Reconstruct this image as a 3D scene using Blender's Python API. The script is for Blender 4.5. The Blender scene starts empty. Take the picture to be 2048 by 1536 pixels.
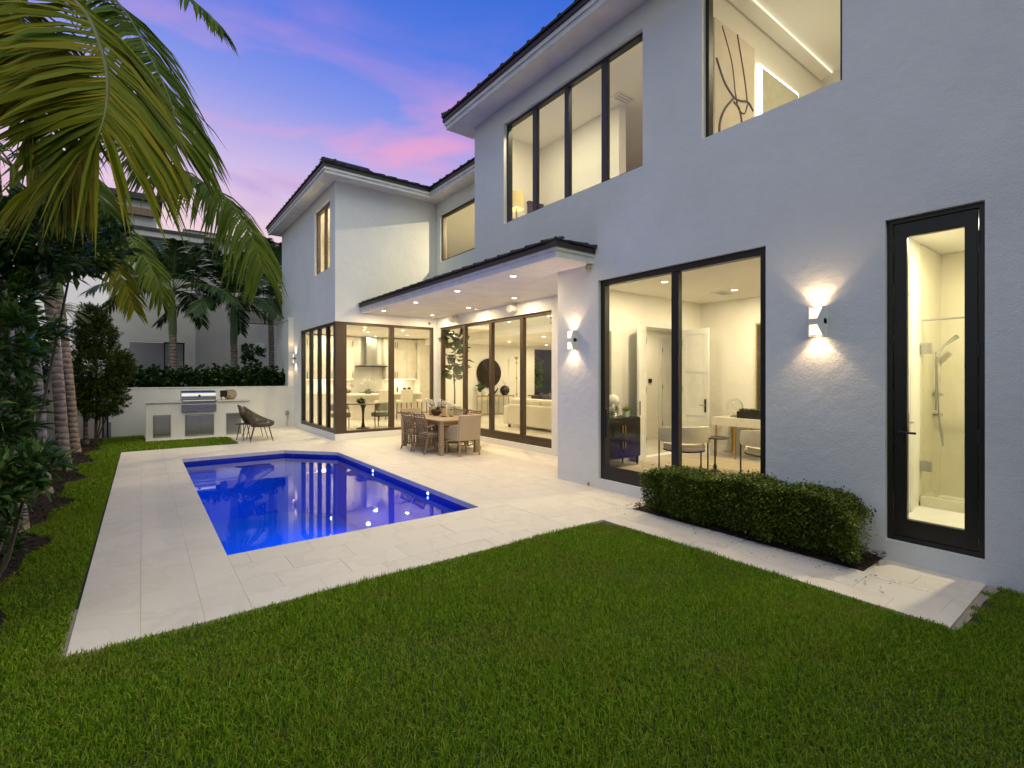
import bpy, math, random
import numpy as np
from mathutils import Vector, Matrix

R = math.radians
rnd = random.Random(7)
nrg = np.random.default_rng(11)
scene = bpy.context.scene
col = scene.collection

# ------------------------------------------------------------------ camera
cam_d = bpy.data.cameras.new('camera')
cam_d.sensor_width = 36.0
cam_d.lens = 980.0 / 2048.0 * 36.0
cam_d.shift_y = -16.0 / 2048.0
cam_d.clip_start = 0.05
cam_d.clip_end = 2000
cam = bpy.data.objects.new('camera', cam_d)
cam.location = (0, 0, 1.74)
cam.rotation_euler = (R(90), 0, R(-37.05))
col.objects.link(cam)
scene.camera = cam

# ------------------------------------------------------------------ world: dusk sky
world = bpy.data.worlds.new('World')
scene.world = world
world.use_nodes = True
wn, wl = world.node_tree.nodes, world.node_tree.links
wn.clear()


def N(nodes, t, **kw):
    n = nodes.new(t)
    for k, v in kw.items():
        setattr(n, k, v)
    return n


def ramp(node, stops):
    cr = node.color_ramp
    while len(cr.elements) > 1:
        cr.elements.remove(cr.elements[-1])
    cr.elements[0].position = stops[0][0]
    cr.elements[0].color = (*stops[0][1], 1)
    for p, c in stops[1:]:
        e = cr.elements.new(p)
        e.color = (*c, 1)


def math_node(nodes, links, op, a, b=None, c=None, clamp=False):
    n = nodes.new('ShaderNodeMath')
    n.operation = op
    n.use_clamp = clamp
    for i, x in enumerate((a, b, c)):
        if x is None:
            continue
        if isinstance(x, (int, float)):
            n.inputs[i].default_value = x
        else:
            links.new(x, n.inputs[i])
    return n.outputs[0]


def mix_col(nodes, links, fac, a, b, mode='MIX'):
    n = nodes.new('ShaderNodeMix')
    n.data_type = 'RGBA'
    n.blend_type = mode
    for s, x in ((n.inputs[0], fac), (n.inputs[6], a), (n.inputs[7], b)):
        if isinstance(x, (int, float)):
            s.default_value = x
        elif isinstance(x, tuple):
            s.default_value = (*x, 1)
        else:
            links.new(x, s)
    return n.outputs[2]


wtc = N(wn, 'ShaderNodeTexCoord')
wsep = N(wn, 'ShaderNodeSeparateXYZ')
wl.new(wtc.outputs['Generated'], wsep.inputs[0])
# after-sunset glow sits in the west-north-west (-X, +Y): the sky pales towards it
az = math_node(wn, wl, 'MULTIPLY', wsep.outputs['X'], -0.085)
zz = math_node(wn, wl, 'SUBTRACT', wsep.outputs['Z'], az)
wr = N(wn, 'ShaderNodeValToRGB')
ramp(wr, [(0.0, (0.56, 0.58, 0.58)), (0.16, (0.74, 0.70, 0.72)), (0.25, (1.12, 0.82, 0.90)), (0.32, (0.98, 0.74, 1.0)), (0.40, (0.64, 0.55, 1.02)),
          (0.48, (0.31, 0.39, 1.04)), (0.57, (0.12, 0.26, 1.0)), (0.67, (0.04, 0.18, 0.84)), (1.0, (0.04, 0.15, 0.60))])
wl.new(zz, wr.inputs[0])
# away from the afterglow the sky stays a plain cool twilight blue
wr2 = N(wn, 'ShaderNodeValToRGB')
ramp(wr2, [(0.0, (0.70, 0.78, 0.72)), (0.2, (0.64, 0.74, 0.72)), (0.45, (0.26, 0.48, 0.74)), (0.67, (0.05, 0.24, 0.70)), (1.0, (0.035, 0.17, 0.56))])
wl.new(zz, wr2.inputs[0])
wgl = N(wn, 'ShaderNodeMapRange')
wgl.interpolation_type = 'SMOOTHSTEP'
wgl.inputs['From Min'].default_value = 0.1
wgl.inputs['From Max'].default_value = 0.55
wl.new(wsep.outputs['Y'], wgl.inputs['Value'])
wbase = mix_col(wn, wl, wgl.outputs[0], wr2.outputs[0], wr.outputs[0])
# drifting cloud bands
wmap = N(wn, 'ShaderNodeMapping')
wmap.inputs['Scale'].default_value = (1.3, 1.3, 5.0)
wmap.inputs['Rotation'].default_value = (0.25, -0.22, 0.0)
wmap.inputs['Location'].default_value = (0.6, 3.3, 2.6)
wl.new(wtc.outputs['Generated'], wmap.inputs[0])
wnz = N(wn, 'ShaderNodeTexNoise')
wnz.inputs['Scale'].default_value = 2.1
wnz.inputs['Detail'].default_value = 7.0
wnz.inputs['Roughness'].default_value = 0.52
wnz.inputs['Distortion'].default_value = 0.6
wl.new(wmap.outputs[0], wnz.inputs['Vector'])
wc = N(wn, 'ShaderNodeValToRGB')
ramp(wc, [(0.46, (0, 0, 0)), (0.68, (1, 1, 1))])
wl.new(wnz.outputs[0], wc.inputs[0])
wband = N(wn, 'ShaderNodeValToRGB')
ramp(wband, [(0.1, (0.5, 0.5, 0.5)), (0.30, (0.8, 0.8, 0.8)), (0.40, (1, 1, 1)), (0.48, (0.6, 0.6, 0.6)), (0.56, (0.22, 0.22, 0.22)), (0.66, (0, 0, 0))])
wl.new(zz, wband.inputs[0])
wcm = math_node(wn, wl, 'MULTIPLY', wc.outputs[0], wband.outputs[0])
wcm = math_node(wn, wl, 'MULTIPLY', wcm, 0.9)
wnz2 = N(wn, 'ShaderNodeTexNoise')
wnz2.inputs['Scale'].default_value = 1.4
wnz2.inputs['Detail'].default_value = 4.0
wl.new(wmap.outputs[0], wnz2.inputs['Vector'])
wcc = N(wn, 'ShaderNodeValToRGB')
ramp(wcc, [(0.42, (0.50, 0.36, 0.86)), (0.54, (1.22, 0.48, 0.76))])
wl.new(wnz2.outputs[0], wcc.inputs[0])
wcm = math_node(wn, wl, 'MULTIPLY', wcm, wgl.outputs[0])
wcol = mix_col(wn, wl, wcm, wbase, wcc.outputs[0])
# a thin share of physical twilight sky
wsky = N(wn, 'ShaderNodeTexSky')
wsky.sky_type = 'NISHITA'
wsky.sun_disc = False
wsky.sun_elevation = R(1.0)
wsky.sun_rotation = R(192)
wskm = mix_col(wn, wl, 1.0, wsky.outputs[0], (0.01, 0.01, 0.01), 'MULTIPLY')
wsum = mix_col(wn, wl, 1.0, wcol, wskm, 'ADD')
wbg = N(wn, 'ShaderNodeBackground')
wbg.inputs['Strength'].default_value = 0.78
wl.new(wsum, wbg.inputs['Color'])
wout = N(wn, 'ShaderNodeOutputWorld')
wl.new(wbg.outputs[0], wout.inputs['Surface'])

# broad soft fill added from high behind the camera, not the western afterglow
sun_d = bpy.data.lights.new('sun', 'SUN')
sun_d.energy = 1.9
sun_d.angle = R(60)
sun_d.color = (1.0, 0.91, 0.64)
sun = bpy.data.objects.new('sun', sun_d)
sun.rotation_euler = (R(31), 0, R(-10))
sun.location = (-20, 5, 20)
col.objects.link(sun)

vs = scene.view_settings
vs.view_transform = 'Standard'
vs.look = 'None'
vs.exposure = 0.02
vs.gamma = 1.0
vs.use_curve_mapping = False
cy = scene.cycles
cy.use_denoising = True
try:
    cy.denoiser = 'OPENIMAGEDENOISE'
except Exception:
    pass
cy.max_bounces = 9
cy.diffuse_bounces = 5
cy.glossy_bounces = 4
cy.transmission_bounces = 6
cy.transparent_max_bounces = 24
cy.sample_clamp_indirect = 4.0
cy.caustics_reflective = False
cy.caustics_refractive = False

# ------------------------------------------------------------------ helpers


class MB:
    """collects shapes, builds ONE mesh object"""

    def __init__(self):
        self.v, self.f = [], []

    def add(self, vs_, fs):
        o = len(self.v)
        self.v += [tuple(p) for p in vs_]
        self.f += [tuple(i + o for i in f) for f in fs]
        return self

    def box(self, a, b):
        (x0, y0, z0), (x1, y1, z1) = a, b
        return self.add([(x0, y0, z0), (x1, y0, z0), (x1, y1, z0), (x0, y1, z0), (x0, y0, z1), (x1, y0, z1), (x1, y1, z1), (x0, y1, z1)],
                        [(0, 3, 2, 1), (4, 5, 6, 7), (0, 1, 5, 4), (1, 2, 6, 5), (2, 3, 7, 6), (3, 0, 4, 7)])

    def obox(self, c, s, m=None):
        h = [x / 2 for x in s]
        pts = [(-h[0], -h[1], -h[2]), (h[0], -h[1], -h[2]), (h[0], h[1], -h[2]), (-h[0], h[1], -h[2]),
               (-h[0], -h[1], h[2]), (h[0], -h[1], h[2]), (h[0], h[1], h[2]), (-h[0], h[1], h[2])]
        if m is None:
            m = Matrix()
        elif isinstance(m, (int, float)):
            m = Matrix.Rotation(m, 4, 'Z')
        pts = [(m @ Vector(p)) + Vector(c) for p in pts]
        return self.add(pts, [(0, 3, 2, 1), (4, 5, 6, 7), (0, 1, 5, 4), (1, 2, 6, 5), (2, 3, 7, 6), (3, 0, 4, 7)])

    def beam(self, p, q, w, h=None):
        h = h or w
        p, q = Vector(p), Vector(q)
        d = q - p
        m = d.to_track_quat('Z', 'Y').to_matrix().to_4x4()
        return self.obox((p + q) / 2, (w, h, d.length), m)

    def cyl(self, p, q, r0, r1=None, n=10, caps=True):
        r1 = r0 if r1 is None else r1
        return self.tube([p, q], [r0, r1], n, caps)

    def tube(self, path, r, n=6, caps=True, closed=False):
        path = [Vector(p) for p in path]
        k = len(path)
        rs = list(r) if isinstance(r, (list, tuple)) else [r] * k
        vs_, fs = [], []
        ref = None
        for i, p in enumerate(path):
            if closed:
                t = path[(i + 1) % k] - path[i - 1]
            else:
                t = path[min(i + 1, k - 1)] - path[max(i - 1, 0)]
            if t.length < 1e-9:
                t = Vector((0, 0, 1))
            t.normalize()
            if ref is None:
                ref = t.cross(Vector((0, 0, 1)) if abs(t.z) < 0.9 else Vector((1, 0, 0)))
            a = ref - t * ref.dot(t)
            if a.length < 1e-6:
                a = t.orthogonal()
            a.normalize()
            ref = a
            b = t.cross(a)
            for j in range(n):
                w = 2 * math.pi * j / n
                vs_.append(p + a * (math.cos(w) * rs[i]) + b * (math.sin(w) * rs[i]))
        m = k if closed else k - 1
        for i in range(m):
            i2 = (i + 1) % k
            for j in range(n):
                j2 = (j + 1) % n
                fs.append((i * n + j, i2 * n + j, i2 * n + j2, i * n + j2))
        if caps and not closed:
            fs.append(tuple(range(n)))
            fs.append(tuple((k - 1) * n + j for j in reversed(range(n))))
        return self.add(vs_, fs)

    def lathe(self, prof, c=(0, 0, 0), n=16, sx=1, sy=1, caps=True):
        vs_, fs = [], []
        for r, z in prof:
            for j in range(n):
                w = 2 * math.pi * j / n
                vs_.append((c[0] + r * sx * math.cos(w), c[1] + r * sy * math.sin(w), c[2] + z))
        for i in range(len(prof) - 1):
            for j in range(n):
                j2 = (j + 1) % n
                fs.append((i * n + j, i * n + j2, (i + 1) * n + j2, (i + 1) * n + j))
        if caps:
            fs.append(tuple(reversed(range(n))))
            fs.append(tuple((len(prof) - 1) * n + j for j in range(n)))
        return self.add(vs_, fs)

    def prism(self, poly, z0, z1):
        n = len(poly)
        vs_ = [(x, y, z0) for x, y in poly] + [(x, y, z1) for x, y in poly]
        fs = [tuple(reversed(range(n))), tuple(range(n, 2 * n))] + [(i, (i + 1) % n, n + (i + 1) % n, n + i) for i in range(n)]
        return self.add(vs_, fs)

    def wall(self, axis, p0, p1, u0, u1, z0, z1, holes):
        """solid wall between planes p0 and p1 of the axis, with rectangular holes (u0,u1,z0,z1)"""
        us = sorted({u0, u1, *[h[0] for h in holes], *[h[1] for h in holes]})
        zs = sorted({z0, z1, *[h[2] for h in holes], *[h[3] for h in holes]})
        us = [u for u in us if u0 <= u <= u1]
        zs = [z for z in zs if z0 <= z <= z1]

        def solid(i, j):
            if i < 0 or j < 0 or i >= len(us) - 1 or j >= len(zs) - 1:
                return False
            cu, cz = (us[i] + us[i + 1]) / 2, (zs[j] + zs[j + 1]) / 2
            return not any(h[0] < cu < h[1] and h[2] < cz < h[3] for h in holes)

        def P(p, u, z):
            return (p, u, z) if axis == 'X' else (u, p, z)
        for i in range(len(us) - 1):
            for j in range(len(zs) - 1):
                if not solid(i, j):
                    continue
                a, b, c, d = us[i], us[i + 1], zs[j], zs[j + 1]
                self.add([P(p0, a, c), P(p0, b, c), P(p0, b, d), P(p0, a, d)], [(0, 1, 2, 3)])
                self.add([P(p1, a, c), P(p1, b, c), P(p1, b, d), P(p1, a, d)], [(3, 2, 1, 0)])
                for (ii, jj, q) in ((i - 1, j, ((a, c), (a, d))), (i + 1, j, ((b, d), (b, c))), (i, j - 1, ((b, c), (a, c))), (i, j + 1, ((a, d), (b, d)))):
                    if not solid(ii, jj):
                        (ua, za), (ub, zb) = q
                        self.add([P(p0, ua, za), P(p0, ub, zb), P(p1, ub, zb), P(p1, ua, za)], [(0, 1, 2, 3)])
        return self

    def mesh(self, name, smooth=False, weld=False):
        me = bpy.data.meshes.new(name)
        me.from_pydata(self.v, [], self.f)
        me.validate()
        if smooth:
            me.polygons.foreach_set('use_smooth', [True] * len(me.polygons))
            me.set_sharp_from_angle(angle=R(smooth if smooth > 1 else 42))
        me.update()
        return me

    def build(self, name, m, parent=None, smooth=False, bevel=0, loc=None, rz=None, norm=False):
        me = self.mesh(name, smooth)
        return link(name, me, m, parent, bevel, loc, rz, norm)


def fix_normals(me):
    import bmesh
    bm = bmesh.new()
    bm.from_mesh(me)
    bmesh.ops.remove_doubles(bm, verts=bm.verts, dist=1e-5)
    bmesh.ops.recalc_face_normals(bm, faces=bm.faces)
    bm.to_mesh(me)
    bm.free()


def link(name, me, m=None, parent=None, bevel=0, loc=None, rz=None, norm=False):
    if norm:
        fix_normals(me)
    o = bpy.data.objects.new(name, me)
    col.objects.link(o)
    if m is not None and not me.materials:
        me.materials.append(m)
    if parent is not None:
        o.parent = parent
    if loc is not None:
        o.location = loc
    if rz is not None:
        o.rotation_euler = (0, 0, rz)
    if bevel:
        b = o.modifiers.new('bevel', 'BEVEL')
        b.width = bevel
        b.segments = 2
        b.limit_method = 'ANGLE'
        b.angle_limit = R(40)
    return o


def thing(name, label, cat, loc=(0, 0, 0), rz=0.0, group=None):
    o = bpy.data.objects.new(name, None)
    o.empty_display_size = 0.1
    o.location = loc
    o.rotation_euler = (0, 0, rz)
    col.objects.link(o)
    return tag(o, label, cat, group)


def tag(o, label=None, cat=None, group=None, kind=None):
    for k, v in (('label', label), ('category', cat), ('group', group), ('kind', kind)):
        if v:
            o[k] = v
    return o


def copy_tree(o, parent=None, loc=None, rz=None, label=None):
    c = o.copy()
    col.objects.link(c)
    c.parent = parent
    if loc is not None:
        c.location = loc
    if rz is not None:
        c.rotation_euler = (0, 0, rz)
    if label:
        c['label'] = label
    for ch in list(o.children):
        copy_tree(ch, c)
    return c


def np_mesh(name, verts, tris, smooth=False):
    me = bpy.data.meshes.new(name)
    n, t = len(verts), len(tris)
    me.vertices.add(n)
    me.vertices.foreach_set('co', np.asarray(verts, dtype=np.float32).ravel())
    me.loops.add(t * 3)
    me.loops.foreach_set('vertex_index', np.asarray(tris, dtype=np.int32).ravel())
    me.polygons.add(t)
    me.polygons.foreach_set('loop_start', np.arange(0, t * 3, 3, dtype=np.int32))
    me.polygons.foreach_set('loop_total', np.full(t, 3, dtype=np.int32))
    if smooth:
        me.polygons.foreach_set('use_smooth', np.ones(t, dtype=bool))
    me.update(calc_edges=True)
    return me


def unit(a):
    return a / np.maximum(np.linalg.norm(a, axis=1, keepdims=True), 1e-9)


def leaf_arrays(base, dirs, L, W, fold=0.25, droop=0.15, shape=0.5):
    """folded leaves: 5 verts, 4 tris each"""
    n = len(base)
    dirs = unit(np.asarray(dirs, float))
    up = np.tile(np.array([[0.0, 0.0, 1.0]]), (n, 1)) + nrg.normal(0, 0.35, (n, 3))
    side = unit(np.cross(dirs, up))
    nor = np.cross(side, dirs)
    L = np.broadcast_to(np.asarray(L, float), (n,))[:, None]
    W = np.broadcast_to(np.asarray(W, float), (n,))[:, None]
    dz = np.array([[0, 0, -1.0]])
    b = base
    t = base + dirs * L + dz * L * droop
    m = base + dirs * L * shape - nor * W * fold * 0.5 + dz * L * droop * 0.3
    l = base + dirs * L * shape + side * W * 0.5 + nor * W * fold + dz * L * droop * 0.3
    r = base + dirs * L * shape - side * W * 0.5 + nor * W * fold + dz * L * droop * 0.3
    v = np.stack([b, l, m, r, t], axis=1).reshape(-1, 3)
    tri = np.array([[0, 2, 1], [0, 3, 2], [2, 4, 1], [2, 3, 4]])
    f = (np.arange(n)[:, None, None] * 5 + tri[None]).reshape(-1, 3)
    return v, f


def merge(parts):
    vs_, fs, o = [], [], 0
    for v, f in parts:
        vs_.append(v)
        fs.append(f + o)
        o += len(v)
    return np.concatenate(vs_), np.concatenate(fs)


# ------------------------------------------------------------------ materials
MATS = {}


def new_mat(name):
    m = bpy.data.materials.new(name)
    m.use_nodes = True
    n, l = m.node_tree.nodes, m.node_tree.links
    b = n['Principled BSDF']
    MATS[name] = m
    return m, n, l, b


def mat(name, c, rough=0.5, metal=0.0, c2=None, scale=8.0, bump=0.0, bscale=None, spec=0.5, emit=None, estr=0.0, coat=0.0, stretch=None, detail=4.0, bdist=0.01):
    m, n, l, b = new_mat(name)
    b.inputs['Roughness'].default_value = rough
    b.inputs['Metallic'].default_value = metal
    b.inputs['Specular IOR Level'].default_value = spec
    b.inputs['Coat Weight'].default_value = coat
    tc = N(n, 'ShaderNodeTexCoord')
    mp = N(n, 'ShaderNodeMapping')
    l.new(tc.outputs['Object'], mp.inputs[0])
    if stretch:
        mp.inputs['Scale'].default_value = stretch
    nz = N(n, 'ShaderNodeTexNoise')
    nz.inputs['Scale'].default_value = scale
    nz.inputs['Detail'].default_value = detail
    l.new(mp.outputs[0], nz.inputs['Vector'])
    c2 = c2 or tuple(x * 0.86 for x in c)
    rp = N(n, 'ShaderNodeValToRGB')
    ramp(rp, [(0.32, c2), (0.68, c)])
    l.new(nz.outputs[0], rp.inputs[0])
    l.new(rp.outputs[0], b.inputs['Base Color'])
    if bump:
        nb = N(n, 'ShaderNodeTexNoise')
        nb.inputs['Scale'].default_value = bscale or scale * 6
        nb.inputs['Detail'].default_value = 4.0
        l.new(mp.outputs[0], nb.inputs['Vector'])
        bp = N(n, 'ShaderNodeBump')
        bp.inputs['Strength'].default_value = bump
        bp.inputs['Distance'].default_value = bdist
        l.new(nb.outputs[0], bp.inputs['Height'])
        l.new(bp.outputs[0], b.inputs['Normal'])
    if emit:
        b.inputs['Emission Color'].default_value = (*emit, 1)
        b.inputs['Emission Strength'].default_value = estr
    return m


def leaf_mat(name, ca, cb, rough=0.4, trans=0.25, cc=None):
    m, n, l, b = new_mat(name)
    g = N(n, 'ShaderNodeNewGeometry')
    rp = N(n, 'ShaderNodeValToRGB')
    st = [(0.0, ca), (0.75, cb)]
    if cc:
        st.append((1.0, cc))
    ramp(rp, st)
    l.new(g.outputs['Random Per Island'], rp.inputs[0])
    l.new(rp.outputs[0], b.inputs['Base Color'])
    b.inputs['Roughness'].default_value = rough
    b.inputs['Specular IOR Level'].default_value = 0.35 if rough < 0.5 else 0.12
    tr = N(n, 'ShaderNodeBsdfTranslucent')
    l.new(rp.outputs[0], tr.inputs['Color'])
    mx = N(n, 'ShaderNodeMixShader')
    mx.inputs[0].default_value = trans
    l.new(b.outputs[0], mx.inputs[1])
    l.new(tr.outputs[0], mx.inputs[2])
    l.new(mx.outputs[0], n['Material Output'].inputs['Surface'])
    return m


def glass_mat(name, tint=(0.97, 0.975, 0.96), refl=0.9, f0=0.03):
    m, n, l, b = new_mat(name)
    n.remove(b)
    lw = N(n, 'ShaderNodeLayerWeight')
    lw.inputs['Blend'].default_value = 0.5
    p5 = math_node(n, l, 'POWER', lw.outputs['Facing'], 5.0)
    fr = math_node(n, l, 'MULTIPLY_ADD', p5, 0.9 * refl / 1.6, f0, clamp=True)
    t = N(n, 'ShaderNodeBsdfTransparent')
    t.inputs['Color'].default_value = (*tint, 1)
    gl = N(n, 'ShaderNodeBsdfGlossy')
    gl.inputs['Roughness'].default_value = 0.0
    mx = N(n, 'ShaderNodeMixShader')
    l.new(fr, mx.inputs[0])
    l.new(t.outputs[0], mx.inputs[1])
    l.new(gl.outputs[0], mx.inputs[2])
    l.new(mx.outputs[0], n['Material Output'].inputs['Surface'])
    return m


def emit_mat(name, c, s):
    m, n, l, b = new_mat(name)
    n.remove(b)
    e = N(n, 'ShaderNodeEmission')
    e.inputs['Color'].default_value = (*c, 1)
    e.inputs['Strength'].default_value = s
    l.new(e.outputs[0], n['Material Output'].inputs['Surface'])
    return m


def stucco_mat():
    m, n, l, b = new_mat('stucco')
    tc = N(n, 'ShaderNodeTexCoord')
    n1 = N(n, 'ShaderNodeTexNoise')
    n1.inputs['Scale'].default_value = 1.1
    n1.inputs['Detail'].default_value = 8
    n1.inputs['Roughness'].default_value = 0.62
    l.new(tc.outputs['Object'], n1.inputs['Vector'])
    rp = N(n, 'ShaderNodeValToRGB')
    ramp(rp, [(0.3, (0.735, 0.745, 0.735)), (0.7, (0.82, 0.825, 0.81))])
    l.new(n1.outputs[0], rp.inputs[0])
    l.new(rp.outputs[0], b.inputs['Base Color'])
    b.inputs['Roughness'].default_value = 0.85
    b.inputs['Specular IOR Level'].default_value = 0.25
    n2 = N(n, 'ShaderNodeTexNoise')
    n2.inputs['Scale'].default_value = 85
    n2.inputs['Detail'].default_value = 3
    l.new(tc.outputs['Object'], n2.inputs['Vector'])
    n3 = N(n, 'ShaderNodeTexNoise')
    n3.inputs['Scale'].default_value = 9
    n3.inputs['Detail'].default_value = 3
    l.new(tc.outputs['Object'], n3.inputs['Vector'])
    s = math_node(n, l, 'MULTIPLY_ADD', n3.outputs[0], 1.7, n2.outputs[0])
    bp = N(n, 'ShaderNodeBump')
    bp.inputs['Strength'].default_value = 0.5
    bp.inputs['Distance'].default_value = 0.008
    l.new(s, bp.inputs['Height'])
    l.new(bp.outputs[0], b.inputs['Normal'])
    return m


def marble_mat():
    m, n, l, b = new_mat('paver_marble')
    tc = N(n, 'ShaderNodeTexCoord')
    oi = N(n, 'ShaderNodeObjectInfo')
    vm = N(n, 'ShaderNodeVectorMath', operation='SCALE')
    cb = N(n, 'ShaderNodeCombineXYZ')
    for i in range(3):
        l.new(oi.outputs['Random'], cb.inputs[i])
    l.new(cb.outputs[0], vm.inputs[0])
    vm.inputs['Scale'].default_value = 37.0
    ad = N(n, 'ShaderNodeVectorMath', operation='ADD')
    l.new(tc.outputs['Object'], ad.inputs[0])
    l.new(vm.outputs[0], ad.inputs[1])
    n1 = N(n, 'ShaderNodeTexNoise')
    n1.inputs['Scale'].default_value = 2.2
    n1.inputs['Detail'].default_value = 7
    n1.inputs['Distortion'].default_value = 0.45
    l.new(ad.outputs[0], n1.inputs['Vector'])
    rp = N(n, 'ShaderNodeValToRGB')
    ramp(rp, [(0.0, (0.665, 0.60, 0.50)), (0.42, (0.71, 0.65, 0.555)), (0.485, (0.675, 0.61, 0.515)), (0.52, (0.72, 0.66, 0.565)), (1.0, (0.715, 0.655, 0.56))])
    l.new(n1.outputs[0], rp.inputs[0])
    hv = N(n, 'ShaderNodeHueSaturation')
    val = math_node(n, l, 'MULTIPLY_ADD', oi.outputs['Random'], 0.05, 0.975)
    l.new(val, hv.inputs['Value'])
    l.new(rp.outputs[0], hv.inputs['Color'])
    l.new(hv.outputs[0], b.inputs['Base Color'])
    b.inputs['Roughness'].default_value = 0.55
    b.inputs['Specular IOR Level'].default_value = 0.35
    n2 = N(n, 'ShaderNodeTexNoise')
    n2.inputs['Scale'].default_value = 60
    l.new(ad.outputs[0], n2.inputs['Vector'])
    bp = N(n, 'ShaderNodeBump')
    bp.inputs['Strength'].default_value = 0.15
    bp.inputs['Distance'].default_value = 0.004
    l.new(n2.outputs[0], bp.inputs['Height'])
    l.new(bp.outputs[0], b.inputs['Normal'])
    return m


def water_mat():
    m, n, l, b = new_mat('pool_water')
    n.remove(b)
    tc = N(n, 'ShaderNodeTexCoord')
    nz = N(n, 'ShaderNodeTexNoise')
    nz.inputs['Scale'].default_value = 3.0
    nz.inputs['Detail'].default_value = 2
    l.new(tc.outputs['Object'], nz.inputs['Vector'])
    bp = N(n, 'ShaderNodeBump')
    bp.inputs['Strength'].default_value = 0.03
    bp.inputs['Distance'].default_value = 0.02
    l.new(nz.outputs[0], bp.inputs['Height'])
    lw = N(n, 'ShaderNodeLayerWeight')
    lw.inputs['Blend'].default_value = 0.5
    p5 = math_node(n, l, 'POWER', lw.outputs['Facing'], 3.8)
    fr = math_node(n, l, 'MULTIPLY_ADD', p5, 0.9, 0.02, clamp=True)
    t = N(n, 'ShaderNodeBsdfTransparent')
    t.inputs['Color'].default_value = (0.45, 0.78, 1.0, 1)
    gl = N(n, 'ShaderNodeBsdfGlossy')
    gl.inputs['Roughness'].default_value = 0.02
    l.new(bp.outputs[0], gl.inputs['Normal'])
    mx = N(n, 'ShaderNodeMixShader')
    l.new(fr, mx.inputs[0])
    l.new(t.outputs[0], mx.inputs[1])
    l.new(gl.outputs[0], mx.inputs[2])
    l.new(mx.outputs[0], n['Material Output'].inputs['Surface'])
    return m


def pool_tile_mat(name, c1, c2, mortar, sc):
    m, n, l, b = new_mat(name)
    tc = N(n, 'ShaderNodeTexCoord')
    sep = N(n, 'ShaderNodeSeparateXYZ')
    l.new(tc.outputs['Object'], sep.inputs[0])
    sm = math_node(n, l, 'ADD', sep.outputs[0], sep.outputs[1])
    cb = N(n, 'ShaderNodeCombineXYZ')
    l.new(sm, cb.inputs[0])
    l.new(sep.outputs[2], cb.inputs[1])
    br = N(n, 'ShaderNodeTexBrick')
    br.offset = 0.0
    br.inputs['Color1'].default_value = (*c1, 1)
    br.inputs['Color2'].default_value = (*c2, 1)
    br.inputs['Mortar'].default_value = (*mortar, 1)
    br.inputs['Scale'].default_value = 1.0
    br.inputs['Brick Width'].default_value = sc
    br.inputs['Row Height'].default_value = sc
    br.inputs['Mortar Size'].default_value = 0.004
    l.new(cb.outputs[0], br.inputs['Vector'])
    l.new(br.outputs[0], b.inputs['Base Color'])
    b.inputs['Roughness'].default_value = 0.5
    return m


M_stucco = stucco_mat()
M_paver = marble_mat()
M_grout = mat('grout', (0.67, 0.61, 0.51), 0.9)
M_white = mat('white_paint', (0.80, 0.80, 0.78), 0.5, scale=3)
M_trimw = mat('white_fascia', (0.78, 0.78, 0.77), 0.55, scale=5)
M_soffit = mat('soffit_paint', (0.80, 0.79, 0.77), 0.7, scale=3, bump=0.1, bscale=60)
M_roof = mat('roof_tile_dark', (0.035, 0.036, 0.040), 0.6, c2=(0.022, 0.022, 0.025), scale=6, bump=0.3, bscale=40)
M_drip = mat('drip_edge_bronze', (0.045, 0.036, 0.030), 0.45, metal=0.3, scale=4)
M_black = mat('black_frame', (0.014, 0.0115, 0.0095), 0.38, scale=5)
M_bronze = mat('bronze_frame', (0.085, 0.058, 0.038), 0.42, metal=0.25, scale=5)
M_bluefr = mat('dark_blue_frame', (0.022, 0.028, 0.038), 0.4, scale=5)
M_glass = glass_mat('window_glass')
M_iwall = mat('interior_paint', (0.82, 0.80, 0.745), 0.75, scale=2, c2=(0.80, 0.78, 0.725))
M_iceil = mat('ceiling_paint', (0.82, 0.80, 0.74), 0.8, scale=2, c2=(0.81, 0.79, 0.73))
M_ifloor = mat('polished_floor', (0.70, 0.66, 0.57), 0.16, scale=2.5, c2=(0.65, 0.60, 0.51))
M_lens = emit_mat('downlight_lens', (1.0, 0.88, 0.66), 14.0)
M_ground = mat('soil', (0.05, 0.045, 0.03), 0.95, scale=3)
M_lawn = mat('lawn_base', (0.028, 0.055, 0.010), 0.95, c2=(0.035, 0.045, 0.012), scale=2.2, bump=0.5, bscale=60)
M_mulch = mat('mulch', (0.045, 0.024, 0.013), 0.95, c2=(0.014, 0.008, 0.005), scale=40, bump=1.0, bscale=60, bdist=0.03)
M_basin = pool_tile_mat('pool_mosaic', (0.002, 0.135, 0.74), (0.002, 0.125, 0.70), (0.006, 0.145, 0.70), 0.05)
M_band = pool_tile_mat('waterline_tile', (0.006, 0.026, 0.33), (0.005, 0.020, 0.27), (0.02, 0.05, 0.36), 0.075)
M_water = water_mat()
M_steel = mat('brushed_steel', (0.46, 0.46, 0.45), 0.28, metal=1.0, c2=(0.38, 0.38, 0.37), scale=30, stretch=(1, 1, 12))
M_brass = mat('brass', (0.55, 0.38, 0.14), 0.3, metal=1.0)
M_concrete = mat('concrete_edge', (0.36, 0.31, 0.245), 0.95, scale=14, bump=0.7, bscale=50)

# ================================================================== SETTING: ground, lawn, patio, pool
POOL = [(0.66, 5.46), (3.57, 5.46), (3.57, 11.36), (2.66, 12.40), (0.66, 12.40)]


def struct(name, mb, m, **kw):
    o = mb.build(name, m, **kw)
    o['kind'] = 'structure'
    return o


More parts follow.
